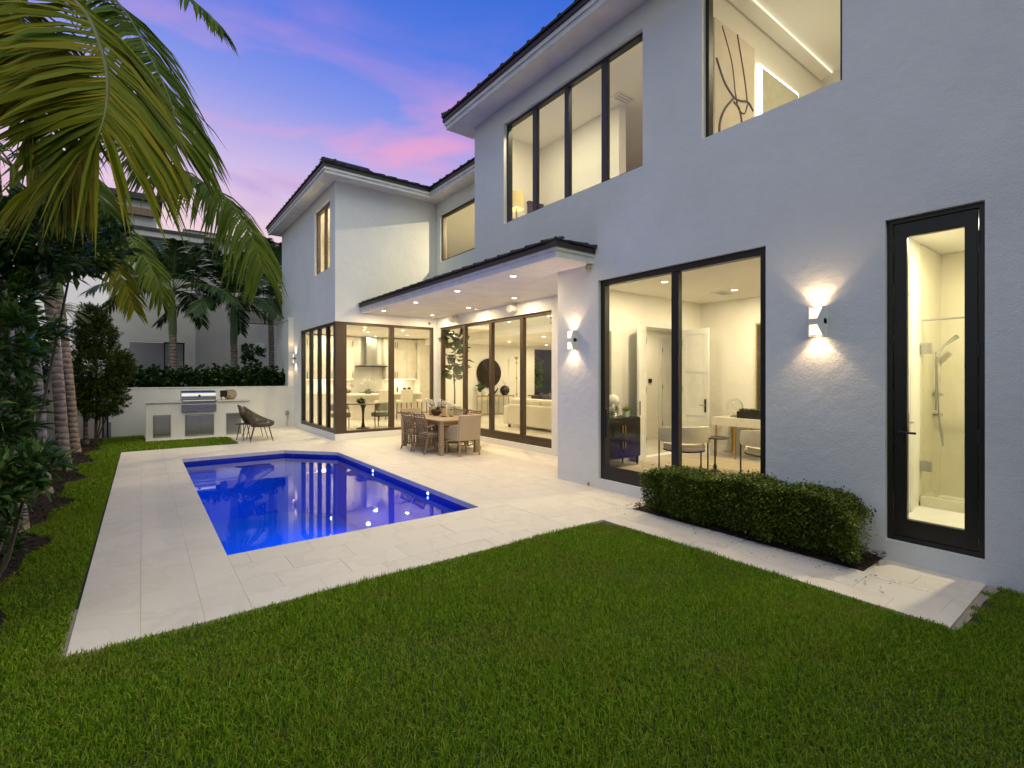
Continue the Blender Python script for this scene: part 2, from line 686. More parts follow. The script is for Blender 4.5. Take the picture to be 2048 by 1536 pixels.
def sheet_with_hole(z, ext, hole_pad):
    x0, x1, y0, y1 = 0.66 - hole_pad, 3.57 + hole_pad, 5.46 - hole_pad, 12.40 + hole_pad
    m = MB()
    for a, b, c, d in ((-ext, x0, -ext, ext), (x1, ext, -ext, ext), (x0, x1, -ext, y0), (x0, x1, y1, ext)):
        m.add([(a, c, z), (b, c, z), (b, d, z), (a, d, z)], [(0, 1, 2, 3)])
    return m


struct('ground', sheet_with_hole(-0.09, 450, 0.15), M_ground)


def mulch_edge(y):
    return -0.86 + 0.10 * math.sin(2.9 * y + 0.6) + 0.06 * math.sin(6.3 * y + 1.0)


# lawn sheet: in front of the patio, left strip, patch by the grill
lm = MB()
ys = [-6 + 0.25 * i for i in range(97)]
for a, b in zip(ys[:-1], ys[1:]):
    lm.add([(mulch_edge(a), a, -0.014), (-0.385, a, -0.014), (-0.385, b, -0.014), (mulch_edge(b), b, -0.014)], [(0, 1, 2, 3)])
for a, b, c, d in ((-0.385, 4.44, -6, 4.05), (4.44, 5.64, -6, 0.84), (-0.385, 2.0, 14.32, 16.12), (-0.385, 0.05, 16.12, 17.9)):
    lm.add([(a, c, -0.014), (b, c, -0.014), (b, d, -0.014), (a, d, -0.014)], [(0, 1, 2, 3)])
lawn = struct('lawn', lm, M_lawn)

mm = MB()
for a, b in zip(ys[:-1], ys[1:]):
    mm.add([(-3.4, a, -0.004), (mulch_edge(a) + 0.02, a, -0.009), (mulch_edge(b) + 0.02, b, -0.009), (-3.4, b, -0.004)], [(0, 1, 2, 3)])
struct('planting_bed', mm, M_mulch)
mm = MB()   # low mound by the house wall, under the box hedge
nx, ny = 7, 26
vv, ff = [], []
for j in range(ny):
    for i in range(nx):
        u, v = i / (nx - 1), j / (ny - 1)
        e = min(1, min(u * 3.5, 1) * min(v * 9, (1 - v) * 9, 1))
        vv.append((5.13 + 0.505 * u + (0.02 * math.sin(j * 1.7) if i == 0 else 0), 1.60 + 2.57 * v, 0.003 + 0.055 * e + (0.012 * math.sin(i * 5.1 + j * 3.3) * e)))
for j in range(ny - 1):
    for i in range(nx - 1):
        k = j * nx + i
        ff.append((k, k + 1, k + nx + 1, k + nx))
mm.add(vv, ff)
struct('hedge_bed', mm, M_mulch)

# mulch chips
n = 5200
cx = np.concatenate([nrg.uniform(-1.9, -0.75, n), nrg.uniform(5.10, 5.62, 1500)])
cyy = np.concatenate([nrg.uniform(4.4, 17, n) ** 1.0, nrg.uniform(1.55, 4.2, 1500)])
edge = np.array([mulch_edge(y) for y in cyy])
ok = (cx < edge + nrg.normal(0, 0.03, len(cx))) | (cx > 5)
cx, cyy = cx[ok], cyy[ok]
cz = np.where(cx > 5, 0.05, 0.002) + nrg.uniform(0, 0.02, len(cx))
base = np.stack([cx, cyy, cz], 1)
d = nrg.normal(0, 1, (len(cx), 3))
d[:, 2] *= 0.25
v, f = leaf_arrays(base, d, nrg.uniform(0.03, 0.09, len(cx)), nrg.uniform(0.008, 0.02, len(cx)), fold=0.2, droop=0.0)
M_chip = leaf_mat('mulch_chip', (0.008, 0.006, 0.004), (0.035, 0.021, 0.013), 0.9, 0.0, cc=(0.09, 0.055, 0.033))
tag(link('mulch_chips', np_mesh('mulch_chips', v, f), M_chip), 'dark brown bark mulch chips under the palms and box hedge', 'mulch', kind='stuff')

# patio bed slab (grout colour) and pavers
REG = [([(-0.38, 4.08), (0.66, 4.08), (0.66, 14.3), (-0.38, 14.3)], 'Y', (-0.38, 4.08)),
       ([(0.66, 4.08), (3.57, 4.08), (3.57, 5.46), (0.66, 5.46)], 'X', (0.66, 3.985)),
       ([(0.66, 12.40), (3.57, 12.40), (3.57, 14.3), (0.66, 14.3)], 'X', (0.66, 12.40)),
       ([(2.66, 12.40), (3.57, 11.36), (3.57, 12.40)], 'X', (2.46, 11.29)),
       ([(3.57, 4.08), (5.13, 4.08), (5.13, 6.18), (3.57, 6.18)], 'Y', (3.57, 3.65)),
       ([(5.13, 4.17), (5.64, 4.17), (5.64, 6.18), (5.13, 6.18)], 'Y', (5.05, 3.65)),
       ([(3.57, 6.18), (7.2, 6.18), (7.2, 13.4), (3.57, 13.4)], 'Y', (3.57, 6.0)),
       ([(3.57, 13.4), (4.15, 13.4), (4.15, 14.3), (3.57, 14.3)], 'Y', (3.57, 13.28)),
       ([(2.0, 14.3), (4.15, 14.3), (4.15, 17.9), (1.86, 17.9), (1.86, 16.2)], 'X', (1.86, 14.3)),
       ([(0.07, 16.12), (1.86, 16.12), (1.86, 17.9), (0.07, 17.9)], 'X', (0.07, 16.12)),
       ([(4.46, 0.88), (5.13, 0.88), (5.13, 4.08), (4.46, 4.08)], 'Y', (4.32, 0.70)),
       ([(5.13, 0.88), (5.64, 0.88), (5.64, 1.60), (5.13, 1.60)], 'Y', (5.06, 0.70))]
pb = MB()
for poly, _, _ in REG:
    pb.prism(poly, -0.075, -0.004)
patio = struct('patio', pb, M_grout)


def clip(poly, a, b):
    """keep the part of poly left of a->b"""
    out = []
    k = len(poly)

    def side(p):
        return (b[0] - a[0]) * (p[1] - a[1]) - (b[1] - a[1]) * (p[0] - a[0])
    for i in range(k):
        p, q = poly[i], poly[(i + 1) % k]
        sp, sq = side(p), side(q)
        if sp >= -1e-9:
            out.append(p)
        if (sp > 1e-9 and sq < -1e-9) or (sp < -1e-9 and sq > 1e-9):
            t = sp / (sp - sq)
            out.append((p[0] + t * (q[0] - p[0]), p[1] + t * (q[1] - p[1])))
    return out


def area(p):
    return abs(sum(p[i][0] * p[(i + 1) % len(p)][1] - p[(i + 1) % len(p)][0] * p[i][1] for i in range(len(p)))) / 2


def paver_mesh(poly):
    """slab with a small chamfer round the top"""
    cxx = sum(p[0] for p in poly) / len(poly)
    cyy_ = sum(p[1] for p in poly) / len(poly)
    k = len(poly)
    m = MB()

    def inset(e):
        r = []
        for i in range(k):
            p0, p1, p2 = Vector(poly[i - 1]), Vector(poly[i]), Vector(poly[(i + 1) % k])
            d1, d2 = (p1 - p0).normalized(), (p2 - p1).normalized()
            n1, n2 = Vector((-d1.y, d1.x)), Vector((-d2.y, d2.x))
            bis = (n1 + n2)
            bis = bis / max(bis.dot(n1), 0.3)
            r.append(p1 + bis * e)
        return r
    rings = [(inset(0.0010), -0.05), (inset(0.0010), -0.0012), (inset(0.0024), 0.0)]
    vs_ = []
    for ring, z in rings:
        vs_ += [(p[0] - cxx, p[1] - cyy_, z) for p in ring]
    fs = []
    for a in range(2):
        for i in range(k):
            j = (i + 1) % k
            fs.append((a * k + i, a * k + j, (a + 1) * k + j, (a + 1) * k + i))
    fs.append(tuple(2 * k + i for i in range(k)))
    m.add(vs_, fs)
    return m, (cxx, cyy_)


TW, TL = 0.37, 0.56
full = {}
for poly, ax, org in REG:
    xs = [p[0] for p in poly]
    yy = [p[1] for p in poly]
    du, dv = (TW, TL) if ax == 'Y' else (TL, TW)
    iu = 0
    if ax == 'Y':
        cols_, rows_ = int((max(xs) - org[0]) / TW) + 2, int((max(yy) - org[1]) / TL) + 3
    else:
        cols_, rows_ = int((max(yy) - org[1]) / TW) + 2, int((max(xs) - org[0]) / TL) + 3
    for ci in range(-1, cols_):
        off = (0, 0.28, 0.12, 0.40)[ci % 4]
        for ri in range(-1, rows_):
            if ax == 'Y':
                r = (org[0] + ci * TW, org[1] + ri * TL - off)
                t = [r, (r[0] + TW, r[1]), (r[0] + TW, r[1] + TL), (r[0], r[1] + TL)]
            else:
                r = (org[0] + ri * TL - off, org[1] + ci * TW)
                t = [r, (r[0] + TL, r[1]), (r[0] + TL, r[1] + TW), (r[0], r[1] + TW)]
            p = t
            for i in range(len(poly)):
                p = clip(p, poly[i], poly[(i + 1) % len(poly)])
                if len(p) < 3:
                    break
            # drop doubled points
            q = []
            for pt in p:
                if not q or (abs(pt[0] - q[-1][0]) + abs(pt[1] - q[-1][1])) > 0.002:
                    q.append(pt)
            p = q
            if len(p) < 3 or area(p) < 0.002:
                continue
            key = None
            if abs(area(p) - TW * TL) < 1e-5 and len(p) == 4:
                key = ax
            if key and key in full:
                me, c = full[key], (sum(a[0] for a in p) / 4, sum(a[1] for a in p) / 4)
            else:
                mb, c = paver_mesh(p)
                me = mb.mesh('paver')
                me.materials.append(M_paver)
                if key:
                    full[key] = me
            o = bpy.data.objects.new('paver', me)
            col.objects.link(o)
            o.parent = patio
            o.location = (c[0], c[1], rnd.uniform(-0.0012, 0.0012))
            o.rotation_euler = (rnd.gauss(0, 0.0012), rnd.gauss(0, 0.0012), 0)

# rough concrete edge under the outer pavers
ce = MB()
ce.prism([(5.63, 0.845), (5.63, 0.77), (5.52, 0.80), (5.2, 0.83), (4.9, 0.82), (4.5, 0.84), (4.43, 0.85), (4.42, 0.875), (5.63, 0.878)], -0.08, -0.010)
ce.prism([(-0.42, 4.10), (-0.42, 4.9), (-0.383, 4.9), (-0.383, 4.10)], -0.08, -0.010)
struct('footing', ce, M_concrete)

# pool: basin, waterline band, water
bs = MB()
pp = [(0.635, 5.435), (3.595, 5.435), (3.595, 11.37), (2.672, 12.425), (0.635, 12.425)]
k = len(pp)
vs_ = [(x, y, -0.32) for x, y in pp] + [(x, y, -1.45) for x, y in pp]
bs.add(vs_, [(i, k + i, k + (i + 1) % k, (i + 1) % k) for i in range(k)] + [tuple(range(k, 2 * k))])
bs.build('pool_basin', M_basin)['kind'] = 'structure'
bd = MB()
vs_ = [(x, y, -0.045) for x, y in pp] + [(x, y, -0.32) for x, y in pp]
bd.add(vs_, [(i, k + i, k + (i + 1) % k, (i + 1) % k) for i in range(k)])
bd.build('pool_waterline', M_band)['kind'] = 'structure'
wt = MB()
wt.add([(x, y, -0.135) for x, y in pp], [tuple(range(k))])
wt.build('pool_water', M_water)['kind'] = 'structure'


def lamp(name, typ, parent, loc, power, color, size=0.12, rot=(0, 0, 0), spot=None, blend=0.5):
    d_ = bpy.data.lights.new(name, typ)
    d_.energy = power
    d_.color = color
    if typ == 'AREA':
        d_.shape = 'DISK'
        d_.size = size
    elif typ == 'SPOT':
        d_.spot_size = spot
        d_.spot_blend = blend
        d_.shadow_soft_size = size
    else:
        d_.shadow_soft_size = size
    o = bpy.data.objects.new(name, d_)
    o.location = loc
    o.rotation_euler = rot
    o.parent = parent
    col.objects.link(o)
    return o


M_poollens = emit_mat('pool_light_lens', (0.22, 0.38, 1.0), 9.0)
for y, lb in ((9.22, 'small blue pool light near the far end of the pool wall'), (6.93, 'small blue pool light near the right corner of the pool')):
    t = thing('pool_light', lb, 'pool light', (3.592, y, -0.10), group='pool lights')
    MB().lathe([(0.045, 0), (0.045, 0.008), (0.03, 0.012)], n=14).build('bezel', M_steel, t).rotation_euler = (0, R(-90), 0)
    MB().lathe([(0.026, 0.0), (0.026, 0.011), (0.022, 0.022), (0.012, 0.03), (0.002, 0.032)], n=12).build('lens', M_poollens, t).rotation_euler = (0, R(-90), 0)
    lamp('pool_lamp', 'SPOT', t, (-0.05, 0, -0.12), 300, (0.03, 0.36, 1.0), 0.0, rot=(0, R(62), 0), spot=R(150), blend=0.8)

# ================================================================== HOUSE
house = thing('house', 'two storey white stucco house with dark tiled roof and black framed windows', 'house', (5.64, 0, 0))
house.location = (0, 0, 0)


def hp(mb, name, m, **kw):
    return mb.build(name, m, house, **kw)


OPEN_PATIO = (6.18, 8.80, -1, 3.52)
hp(MB().wall('X', 5.64, 5.84, -3.0, 8.79, -0.25, 7.02, [(2.7, 5.25, 0.15, 3.22), (0.89, 1.58, 0.19, 3.22), (4.41, 7.74, 4.71, 6.67), (1.94, 3.49, 4.73, 6.67), OPEN_PATIO]), 'main_wall', M_stucco, norm=True)
hp(MB().box((5.84, 8.59, 3.52), (7.2, 8.79, 7.02)), 'return_wall', M_stucco)
hp(MB().wall('X', 7.2, 7.4, 6.18, 13.4, -0.25, 7.02, [(8.09, 13.22, 0.13, 3.2), (9.3, 13.12, 5.19, 6.6)]), 'living_wall', M_stucco, norm=True)
hp(MB().wall('Y', 13.4, 13.6, 4.15, 7.2, -0.25, 7.02, [(4.15, 7.12, 0.17, 3.22)]), 'kitchen_front_wall', M_stucco, norm=True)
hp(MB().wall('X', 4.15, 4.35, 13.6, 19.7, -0.25, 7.02, [(13.6, 17.08, 0.17, 3.22), (13.86, 15.38, 4.74, 6.65)]), 'kitchen_side_wall', M_stucco, norm=True)
# pillar return facing the covered patio, also the study's left wall, with the doorway to the hall
hp(MB().wall('Y', 6.0, 6.18, 5.84, 9.64, -0.25, 3.48, [(7.71, 8.93, 0.16, 2.70)]), 'study_wall', M_iwall, norm=True)
hp(MB().box((5.84, 6.181, -0.25), (7.2, 6.2, 3.49)), 'pillar_return', M_stucco)

# soffit of the covered patio
hp(MB().box((4.90, 5.40, 3.5), (5.64, 6.18, 3.516)).box((4.90, 6.18, 3.5), (7.2, 13.4, 3.516)), 'patio_soffit', M_soffit)


def eave_strip(mb, path, z0, z1, out):
    """vertical band along a path, pushed outwards by out and 4 cm thick inwards (path runs with the outside on its left)"""
    pts = [Vector((p[0], p[1])) for p in path]
    o1, o2 = [], []
    for i, p in enumerate(pts):
        ns = []
        if i > 0:
            d_ = (p - pts[i - 1]).normalized()
            ns.append(Vector((-d_.y, d_.x)))
        if i < len(pts) - 1:
            d_ = (pts[i + 1] - p).normalized()
            ns.append(Vector((-d_.y, d_.x)))
        b = sum(ns, Vector((0, 0)))
        b = b / b.dot(ns[0])
        o1.append(p + b * out)
        o2.append(p + b * (out - 0.06))
    for i in range(len(pts) - 1):
        mb.prism([o1[i], o2[i], o2[i + 1], o1[i + 1]], z0, z1)
    return mb


# eave paths: the outside lies on the left of travel
CAN = [(5.64, 5.36), (4.86, 5.36), (4.86, 13.4)]
MAIN = [(5.18, -3.0), (5.18, 9.2), (6.78, 9.2), (6.78, 12.98), (3.76, 12.98), (3.76, 20.1)]
# reverse where needed so that outside is left: travel +Y along x=5.18 has left = -X
CAN_ = [(5.64, 5.36), (4.86, 5.36), (4.86, 13.4)]


def left_ok(path):
    return path


canf = MB()
eave_strip(canf, CAN, 3.497, 3.60, -0.0)
hp(canf, 'canopy_fascia', M_trimw, norm=True)
canf = MB()
eave_strip(canf, CAN, 3.60, 3.645, 0.025)
hp(canf, 'canopy_trim', M_trimw, norm=True)
canf = MB()
eave_strip(canf, CAN, 3.645, 3.72, 0.05)
hp(canf, 'canopy_drip_edge', M_drip, norm=True)
mf = MB()
eave_strip(mf, MAIN, 6.995, 7.08, 0.0)
hp(mf, 'fascia', M_trimw, norm=True)
mf = MB()
eave_strip(mf, MAIN, 7.08, 7.15, 0.03)
hp(mf, 'fascia_trim', M_trimw, norm=True)
mf = MB()
eave_strip(mf, MAIN, 7.15, 7.235, 0.055)
hp(mf, 'drip_edge', M_drip, norm=True)
# soffits under the main eaves
hp(MB().box((5.235, -3.0, 7.0), (5.64, 8.79, 7.014)).box((5.235, 8.79, 7.0), (6.84, 9.145, 7.014)).box((6.84, 8.79, 7.0), (7.2, 13.4, 7.014))
   .box((3.815, 13.04, 7.0), (6.84, 13.4, 7.014)).box((3.815, 13.4, 7.0), (4.15, 20.04, 7.014)).box((4.15, 19.7, 7.0), (7.0, 20.04, 7.014)), 'soffit', M_soffit)

# roofs: solid slopes with tiles laid on them
PIT = 0.44


def tile_mesh(w=0.375, l=0.43, t=0.030):
    m = MB()
    # flat interlocking tile: one long edge carries a raised rib
    pr = [(-w / 2, 0), (w / 2, 0), (w / 2, t), (w / 2 - 0.03, t + 0.022), (w / 2 - 0.075, t + 0.022), (w / 2 - 0.10, t), (-w / 2, t)]
    k_ = len(pr)
    vs__ = [(x, 0, z) for x, z in pr] + [(x, l, z) for x, z in pr]
    fs_ = [tuple(range(k_)), tuple(reversed(range(k_, 2 * k_)))] + [(i, k_ + i, k_ + (i + 1) % k_, (i + 1) % k_) for i in range(k_)]
    m.add(vs__, fs_)
    me = m.mesh('roof_tile')
    fix_normals(me)
    me.materials.append(M_roof)
    return me


TILE = tile_mesh()


def lay_tiles(roof, start, along, up2d, z, length, rows, pitch=PIT, skip=None, step=0.375):
    """rows of tiles: start = eave point, along = unit vector along the eave, up2d = uphill unit vector"""
    ang = math.atan(pitch)
    ax, ay = along
    ux, uy = up2d
    cosang, sinang = math.cos(ang), math.sin(ang)
    U = Vector((ux * cosang, uy * cosang, sinang))
    A = Vector((ax, ay, 0))
    W_ = A.cross(U)
    nn = int(length / step)
    for r_ in range(rows):
        for i in range(nn + 1):
            u = (i + 0.5 - (0.5 if r_ % 2 else 0)) * step
            if u > length or u < 0.05:
                continue
            if skip and skip(u, r_ * 0.36):
                continue
            p = Vector((start[0], start[1], z)) + A * u + U * (r_ * 0.36 - 0.03)
            m = Matrix((A, U, W_)).transposed().to_4x4()
            m = m @ Matrix.Rotation(R(1.6) + rnd.gauss(0, 0.008), 4, 'X').inverted() @ Matrix.Rotation(rnd.gauss(0, 0.008), 4, 'Y')
            m.translation = p + W_ * 0.012
            o = bpy.data.objects.new('roof_tile', TILE)
            col.objects.link(o)
            o.parent = roof
            o.matrix_local = m


def roof_poly(name, polys):
    m = MB()
    for p in polys:
        m.add(p, [tuple(range(len(p)))])
    return hp(m, name, M_roof)


ZE = 7.235
e = 0.05


def up(x):
    return ZE + x * PIT


# kitchen wing hip roof (eave corner 3.71,12.93), valley to the main roof
kr = roof_poly('wing_roof', [[(3.71, 12.93, ZE), (3.71, 20.15, ZE), (7.3, 16.54, up(3.59))],
                             [(3.71, 12.93, ZE), (7.3, 16.54, up(3.59)), (10.5, 16.54, up(3.59)), (6.73, 12.93, ZE)],
                             [(6.73, 9.25, ZE), (6.73, 12.93, ZE), (10.5, 16.54, up(3.59)), (10.5, 9.25, up(3.77))]])
lay_tiles(kr, (3.71, 20.15), (0, -1), (1, 0), ZE, 7.2, 1)
lay_tiles(kr, (3.71, 12.93), (1, 0), (0, 1), ZE, 3.3, 4, skip=lambda u, r_: u < r_ + 0.1)
lay_tiles(kr, (6.73, 12.93), (0, -1), (1, 0), ZE, 3.6, 2)
mr = roof_poly('main_roof', [[(5.13, 9.25, ZE), (10.5, 9.25 - 5.37, up(5.37)), (10.5, -3, up(5.37)), (5.13, -3, ZE)],
                             [(5.13, 9.25, ZE), (10.5, 9.25, ZE), (10.5, 9.25 - 5.37, up(5.37))]])
lay_tiles(mr, (5.13, 9.25), (0, -1), (1, 0), ZE, 9.0, 2)
# ridge caps along the wing hip
MB().tube([(3.70, 12.92, ZE + 0.05), (5.6, 14.84, up(1.9) + 0.05)], 0.07, 8).build('hip_cap', M_roof, kr)
MB().tube([(5.12, 9.26, ZE + 0.05), (6.5, 7.88, up(1.38) + 0.05)], 0.07, 8).build('hip_cap', M_roof, mr)
# canopy roof
ZC = 3.72
cr_ = roof_poly('canopy_roof', [[(4.81, 5.31, ZC), (5.64, 6.14, ZC + 0.30), (5.64, 13.4, ZC + 0.30), (4.81, 13.4, ZC)], [(4.81, 5.31, ZC), (5.64, 5.31, ZC), (5.64, 6.14, ZC + 0.30)],
                                [(5.64, 8.80, ZC + 0.30), (7.2, 8.80, ZC + 0.86), (7.2, 13.4, ZC + 0.86), (5.64, 13.4, ZC + 0.30)]])
lay_tiles(cr_, (4.81, 13.4), (0, -1), (1, 0), ZC, 8.0, 2, pitch=0.36, skip=lambda u, r_: u > 7.75 - r_)
lay_tiles(cr_, (5.16, 5.31), (1, 0), (0, 1), ZC, 0.46, 1, pitch=0.30, step=0.23)
MB().tube([(4.81, 5.31, ZC + 0.03), (5.62, 6.12, ZC + 0.31)], 0.028, 8).build('hip_cap', M_roof, cr_)


# ------------------------------------------------------------------ windows and doors
def frame_mb(axis, p0, p1, u0, u1, z0, z1, w, wb=None):
    wb = wb or w
    return MB().wall(axis, p0, p1, u0, u1, z0, z1, [(u0 + w, u1 - w, z0 + wb, z1 - w)])


def pane(axis, p, u0, u1, z0, z1, parent, m=M_glass, name='pane'):
    a = (p - 0.004, u0, z0) if axis == 'X' else (u0, p - 0.004, z0)
    b = (p + 0.004, u1, z1) if axis == 'X' else (u1, p + 0.004, z1)
    return MB().box(a, b).build(name, m, parent)


def glazing(name, axis, p, u0, u1, z0, z1, splits, m, w=0.055, d_=0.10, mw=0.05, wb=None, label=None):
    """outer frame part with mullions and panes as sub-parts"""
    fr = hp(frame_mb(axis, p, p + d_, u0, u1, z0, z1, w, wb), name, m, norm=True, bevel=0.004)
    if label:
        fr['label'] = label
    cuts = [u0 + w] + list(splits) + [u1 - w]
    for i, s_ in enumerate(splits):
        a = (p + 0.012, s_ - mw, z0 + (wb or w)) if axis == 'X' else (s_ - mw, p + 0.012, z0 + (wb or w))
        b = (p + d_ - 0.012, s_ + mw, z1 - w) if axis == 'X' else (s_ + mw, p + d_ - 0.012, z1 - w)
        MB().box(a, b).build('mullion', m, fr, bevel=0.004)
    for i in range(len(cuts) - 1):
        a = cuts[i] + (mw if i else 0)
        b = cuts[i + 1] - (mw if i < len(cuts) - 2 else 0)
        pane(axis, p + d_ * 0.55, a - 0.003, b + 0.003, z0 + (wb or w) - 0.003, z1 - w + 0.003, fr)
    return fr


# upper windows of the main wall, set back in their reveals
glazing('window', 'X', 5.72, 4.41, 7.74, 4.71, 6.67, [5.22, 6.06, 6.91], M_bluefr, w=0.05, mw=0.055, label='row of four tall upper panes under the eave')
glazing('window', 'X', 5.72, 1.94, 3.49, 4.73, 6.67, [], M_black, w=0.045, label='large upper window with the painting inside')
glazing('window', 'X', 7.26, 9.3, 13.12, 5.19, 6.6, [11.2], M_bronze, w=0.06)
glazing('window', 'X', 4.22, 13.86, 15.38, 4.74, 6.65, [14.62], M_bronze, w=0.06, mw=0.045)
# study sliding door
sd = glazing('sliding_door', 'X', 5.69, 2.7, 5.25, 0.15, 3.22, [3.93], M_black, w=0.085, mw=0.055, d_=0.11, wb=0.10, label='tall black sliding door of the study')
MB().box((5.655, 5.10, 0.80), (5.69, 5.145, 1.24)).build('handle', M_black, sd, bevel=0.005)
MB().box((5.685, 3.99, 0.25), (5.72, 5.165, 0.36)).build('bottom_rail', M_black, sd)
# bathroom door
bd_ = hp(frame_mb('X', 5.69, 5.79, 0.89, 1.58, 0.19, 3.22, 0.045), 'bathroom_door', M_black, norm=True, bevel=0.004)
bd_['label'] = 'tall narrow black door with one long pane'
MB().wall('X', 5.70, 5.76, 0.94, 1.53, 0.235, 3.175, [(1.03, 1.43, 0.40, 3.04)]).build('leaf', M_black, bd_, bevel=0.006, norm=True)
pane('X', 5.735, 1.025, 1.435, 0.395, 3.045, bd_)
hd = MB().box((5.69, 1.455, 1.10), (5.70, 1.50, 1.32))
hd.tube([(5.70, 1.478, 1.215), (5.655, 1.478, 1.215), (5.648, 1.46, 1.215), (5.648, 1.35, 1.213)], 0.011, 8)
hd.build('handle', M_black, bd_, smooth=True)
for z in (0.36, 1.15, 1.9, 2.85):
    MB().cyl((5.695, 0.935, z), (5.695, 0.935, z + 0.13), 0.011, n=10).build('hinge', M_steel if False else M_bluefr, bd_, smooth=True)
# living room sliders
ls = glazing('living_sliders', 'X', 7.26, 8.09, 13.22, 0.13, 3.2, [9.26, 10.58, 11.9], M_bronze, w=0.07, mw=0.06, d_=0.13, wb=0.10, label='four panel bronze sliding door to the living room')
MB().tube([(7.255, 10.50, 1.02), (7.21, 10.50, 1.04), (7.21, 10.50, 1.32), (7.255, 10.50, 1.34)], 0.013, 6).build('handle', M_black, ls, smooth=True)
for a, b in ((8.16, 9.2), (9.32, 10.52), (10.64, 11.84), (11.96, 13.15)):
    MB().box((7.275, a, 0.23), (7.375, b, 0.33)).build('bottom_rail', M_bronze, ls)
# kitchen corner glazing
glazing('kitchen_window', 'Y', 13.43, 4.40, 7.12, 0.17, 3.22, [5.785], M_bronze, w=0.07, mw=0.075, d_=0.12, label='fixed bronze framed kitchen window beside the dining table')
hp(MB().box((4.158, 13.41, 0.171), (4.40, 13.60, 3.219)), 'corner_post', M_bronze, bevel=0.005)
kg = glazing('kitchen_slider', 'X', 4.19, 13.6, 17.08, 0.17, 3.22, [14.35, 15.2, 16.1], M_black, w=0.08, mw=0.07, d_=0.12, wb=0.11, label='dark framed kitchen sliding door on the pool side')
MB().tube([(4.185, 14.95, 1.05), (4.13, 14.95, 1.07), (4.13, 14.95, 1.42), (4.185, 14.95, 1.44)], 0.014, 6).build('handle', M_black, kg, smooth=True)

# ------------------------------------------------------------------ room shells
FZ = 0.16


def room(x0, x1, y0, y1, z0, z1, floor=M_ifloor, walls=(), t=0.12):
    hp(MB().box((x0, y0, z0 - 0.1), (x1, y1, z0)), 'interior_floor', floor)
    hp(MB().box((x0, y0, z1), (x1, y1, z1 + 0.08)), 'ceiling', M_iceil)


# kitchen + living share one floor; ceilings differ
hp(MB().box((4.35, 13.6, 0.06), (7.4, 19.5, FZ)).box((7.4, 8.0, 0.06), (10.4, 19.5, FZ)).box((10.4, 8.0, 0.06), (16.2, 17.2, FZ)), 'interior_floor', M_ifloor)
hp(MB().box((4.35, 13.6, 3.32), (7.4, 19.5, 3.42)).box((7.4, 13.8, 3.32), (9.6, 19.5, 3.42)), 'kitchen_ceiling', M_iceil)
hp(MB().box((4.35, 19.5, 0.0), (10.4, 19.7, 7.0)), 'kitchen_back_wall', M_iwall)
hp(MB().box((9.6, 6.2, 3.05), (16.2, 13.8, 3.55)).box((9.6, 13.8, 3.05), (16.2, 17.2, 3.55)).box((9.6, 17.2, 3.05), (10.4, 19.5, 3.55)), 'gallery_slab', M_iceil)
hp(MB().box((7.4, 6.2, 6.9), (16.2, 19.7, 7.0)), 'gallery_ceiling', M_iceil)
mw_ = hp(MB().wall('Y', 17.0, 17.2, 10.2, 16.2, FZ, 3.05, [(14.1, 15.9, 0.6, 2.95)]), 'mirror_wall', M_iwall, norm=True)
MB().box((14.1, 17.08, 0.6), (15.9, 17.09, 2.95)).build('pane', M_glass, mw_)
hp(MB().box((10.2, 17.2, FZ), (10.4, 19.5, 3.05)), 'kitchen_end_wall', M_iwall)
hp(MB().box((12.0, 9.0, 3.55), (12.2, 19.5, 6.9)), 'gallery_wall', M_iwall)
hp(MB().box((16.0, 8.0, FZ), (16.2, 17.0, 3.05)), 'dining_wall', M_iwall)
hp(MB().box((7.4, 13.6, 3.42), (7.5, 19.5, 6.9)), 'upper_side_wall', M_iwall)
hp(MB().box((7.4, 8.0, FZ), (16.0, 8.12, 3.05)).box((7.4, 8.0, 3.05), (9.6, 8.12, 6.9)), 'living_end_wall', M_iwall)
# bedroom in the wing, upstairs
hp(MB().box((4.35, 13.6, 4.1), (7.4, 19.5, 4.2)), 'upper_floor', M_ifloor)
hp(MB().box((4.35, 13.6, 6.9), (7.4, 19.5, 6.98)), 'upper_ceiling', M_iceil)
hp(MB().box((6.2, 13.6, 4.2), (6.3, 19.5, 6.9)), 'upper_wall', M_iwall)
# study
hp(MB().box((5.84, 2.0, 0.06), (9.64, 6.0, FZ)).box((7.41, 6.19, 0.05), (12.4, 7.99, FZ - 0.004)), 'study_floor', M_ifloor)
hp(MB().box((5.84, 2.0, 3.3), (9.64, 6.0, 3.4)), 'study_ceiling', M_iceil)
hp(MB().box((9.64, 1.9, 0.0), (9.76, 6.0, 3.4)), 'study_back_wall', M_iwall)
hp(MB().box((5.84, 1.9, 0.0), (9.64, 2.0, 3.4)), 'study_side_wall', M_iwall)
hp(MB().box((7.4, 7.8, FZ), (12.4, 7.95, 2.9)).box((12.25, 6.2, FZ), (12.4, 7.8, 2.9)).box((7.4, 6.2, FZ), (7.52, 7.8, 2.9)).box((7.4, 6.2, 2.9), (12.4, 7.95, 3.0)).box((9.64, 6.05, FZ), (12.4, 6.2, 2.9)), 'hall_walls', M_iwall)
# bathroom
hp(MB().box((5.84, 0.2, 0.06), (8.5, 1.78, FZ)), 'bathroom_floor', M_white)
hp(MB().box((5.84, 0.2, 3.36), (8.5, 1.9, 3.46)), 'bathroom_ceiling', M_iceil)
hp(MB().box((5.84, 1.78, FZ), (8.5, 1.89, 3.36)), 'bathroom_wall', M_iwall)
hp(MB().box((8.5, 0.2, FZ), (8.62, 1.89, 3.36)).box((5.84, 0.08, 0.0), (8.62, 0.2, 3.46)), 'shower_wall', M_iwall)
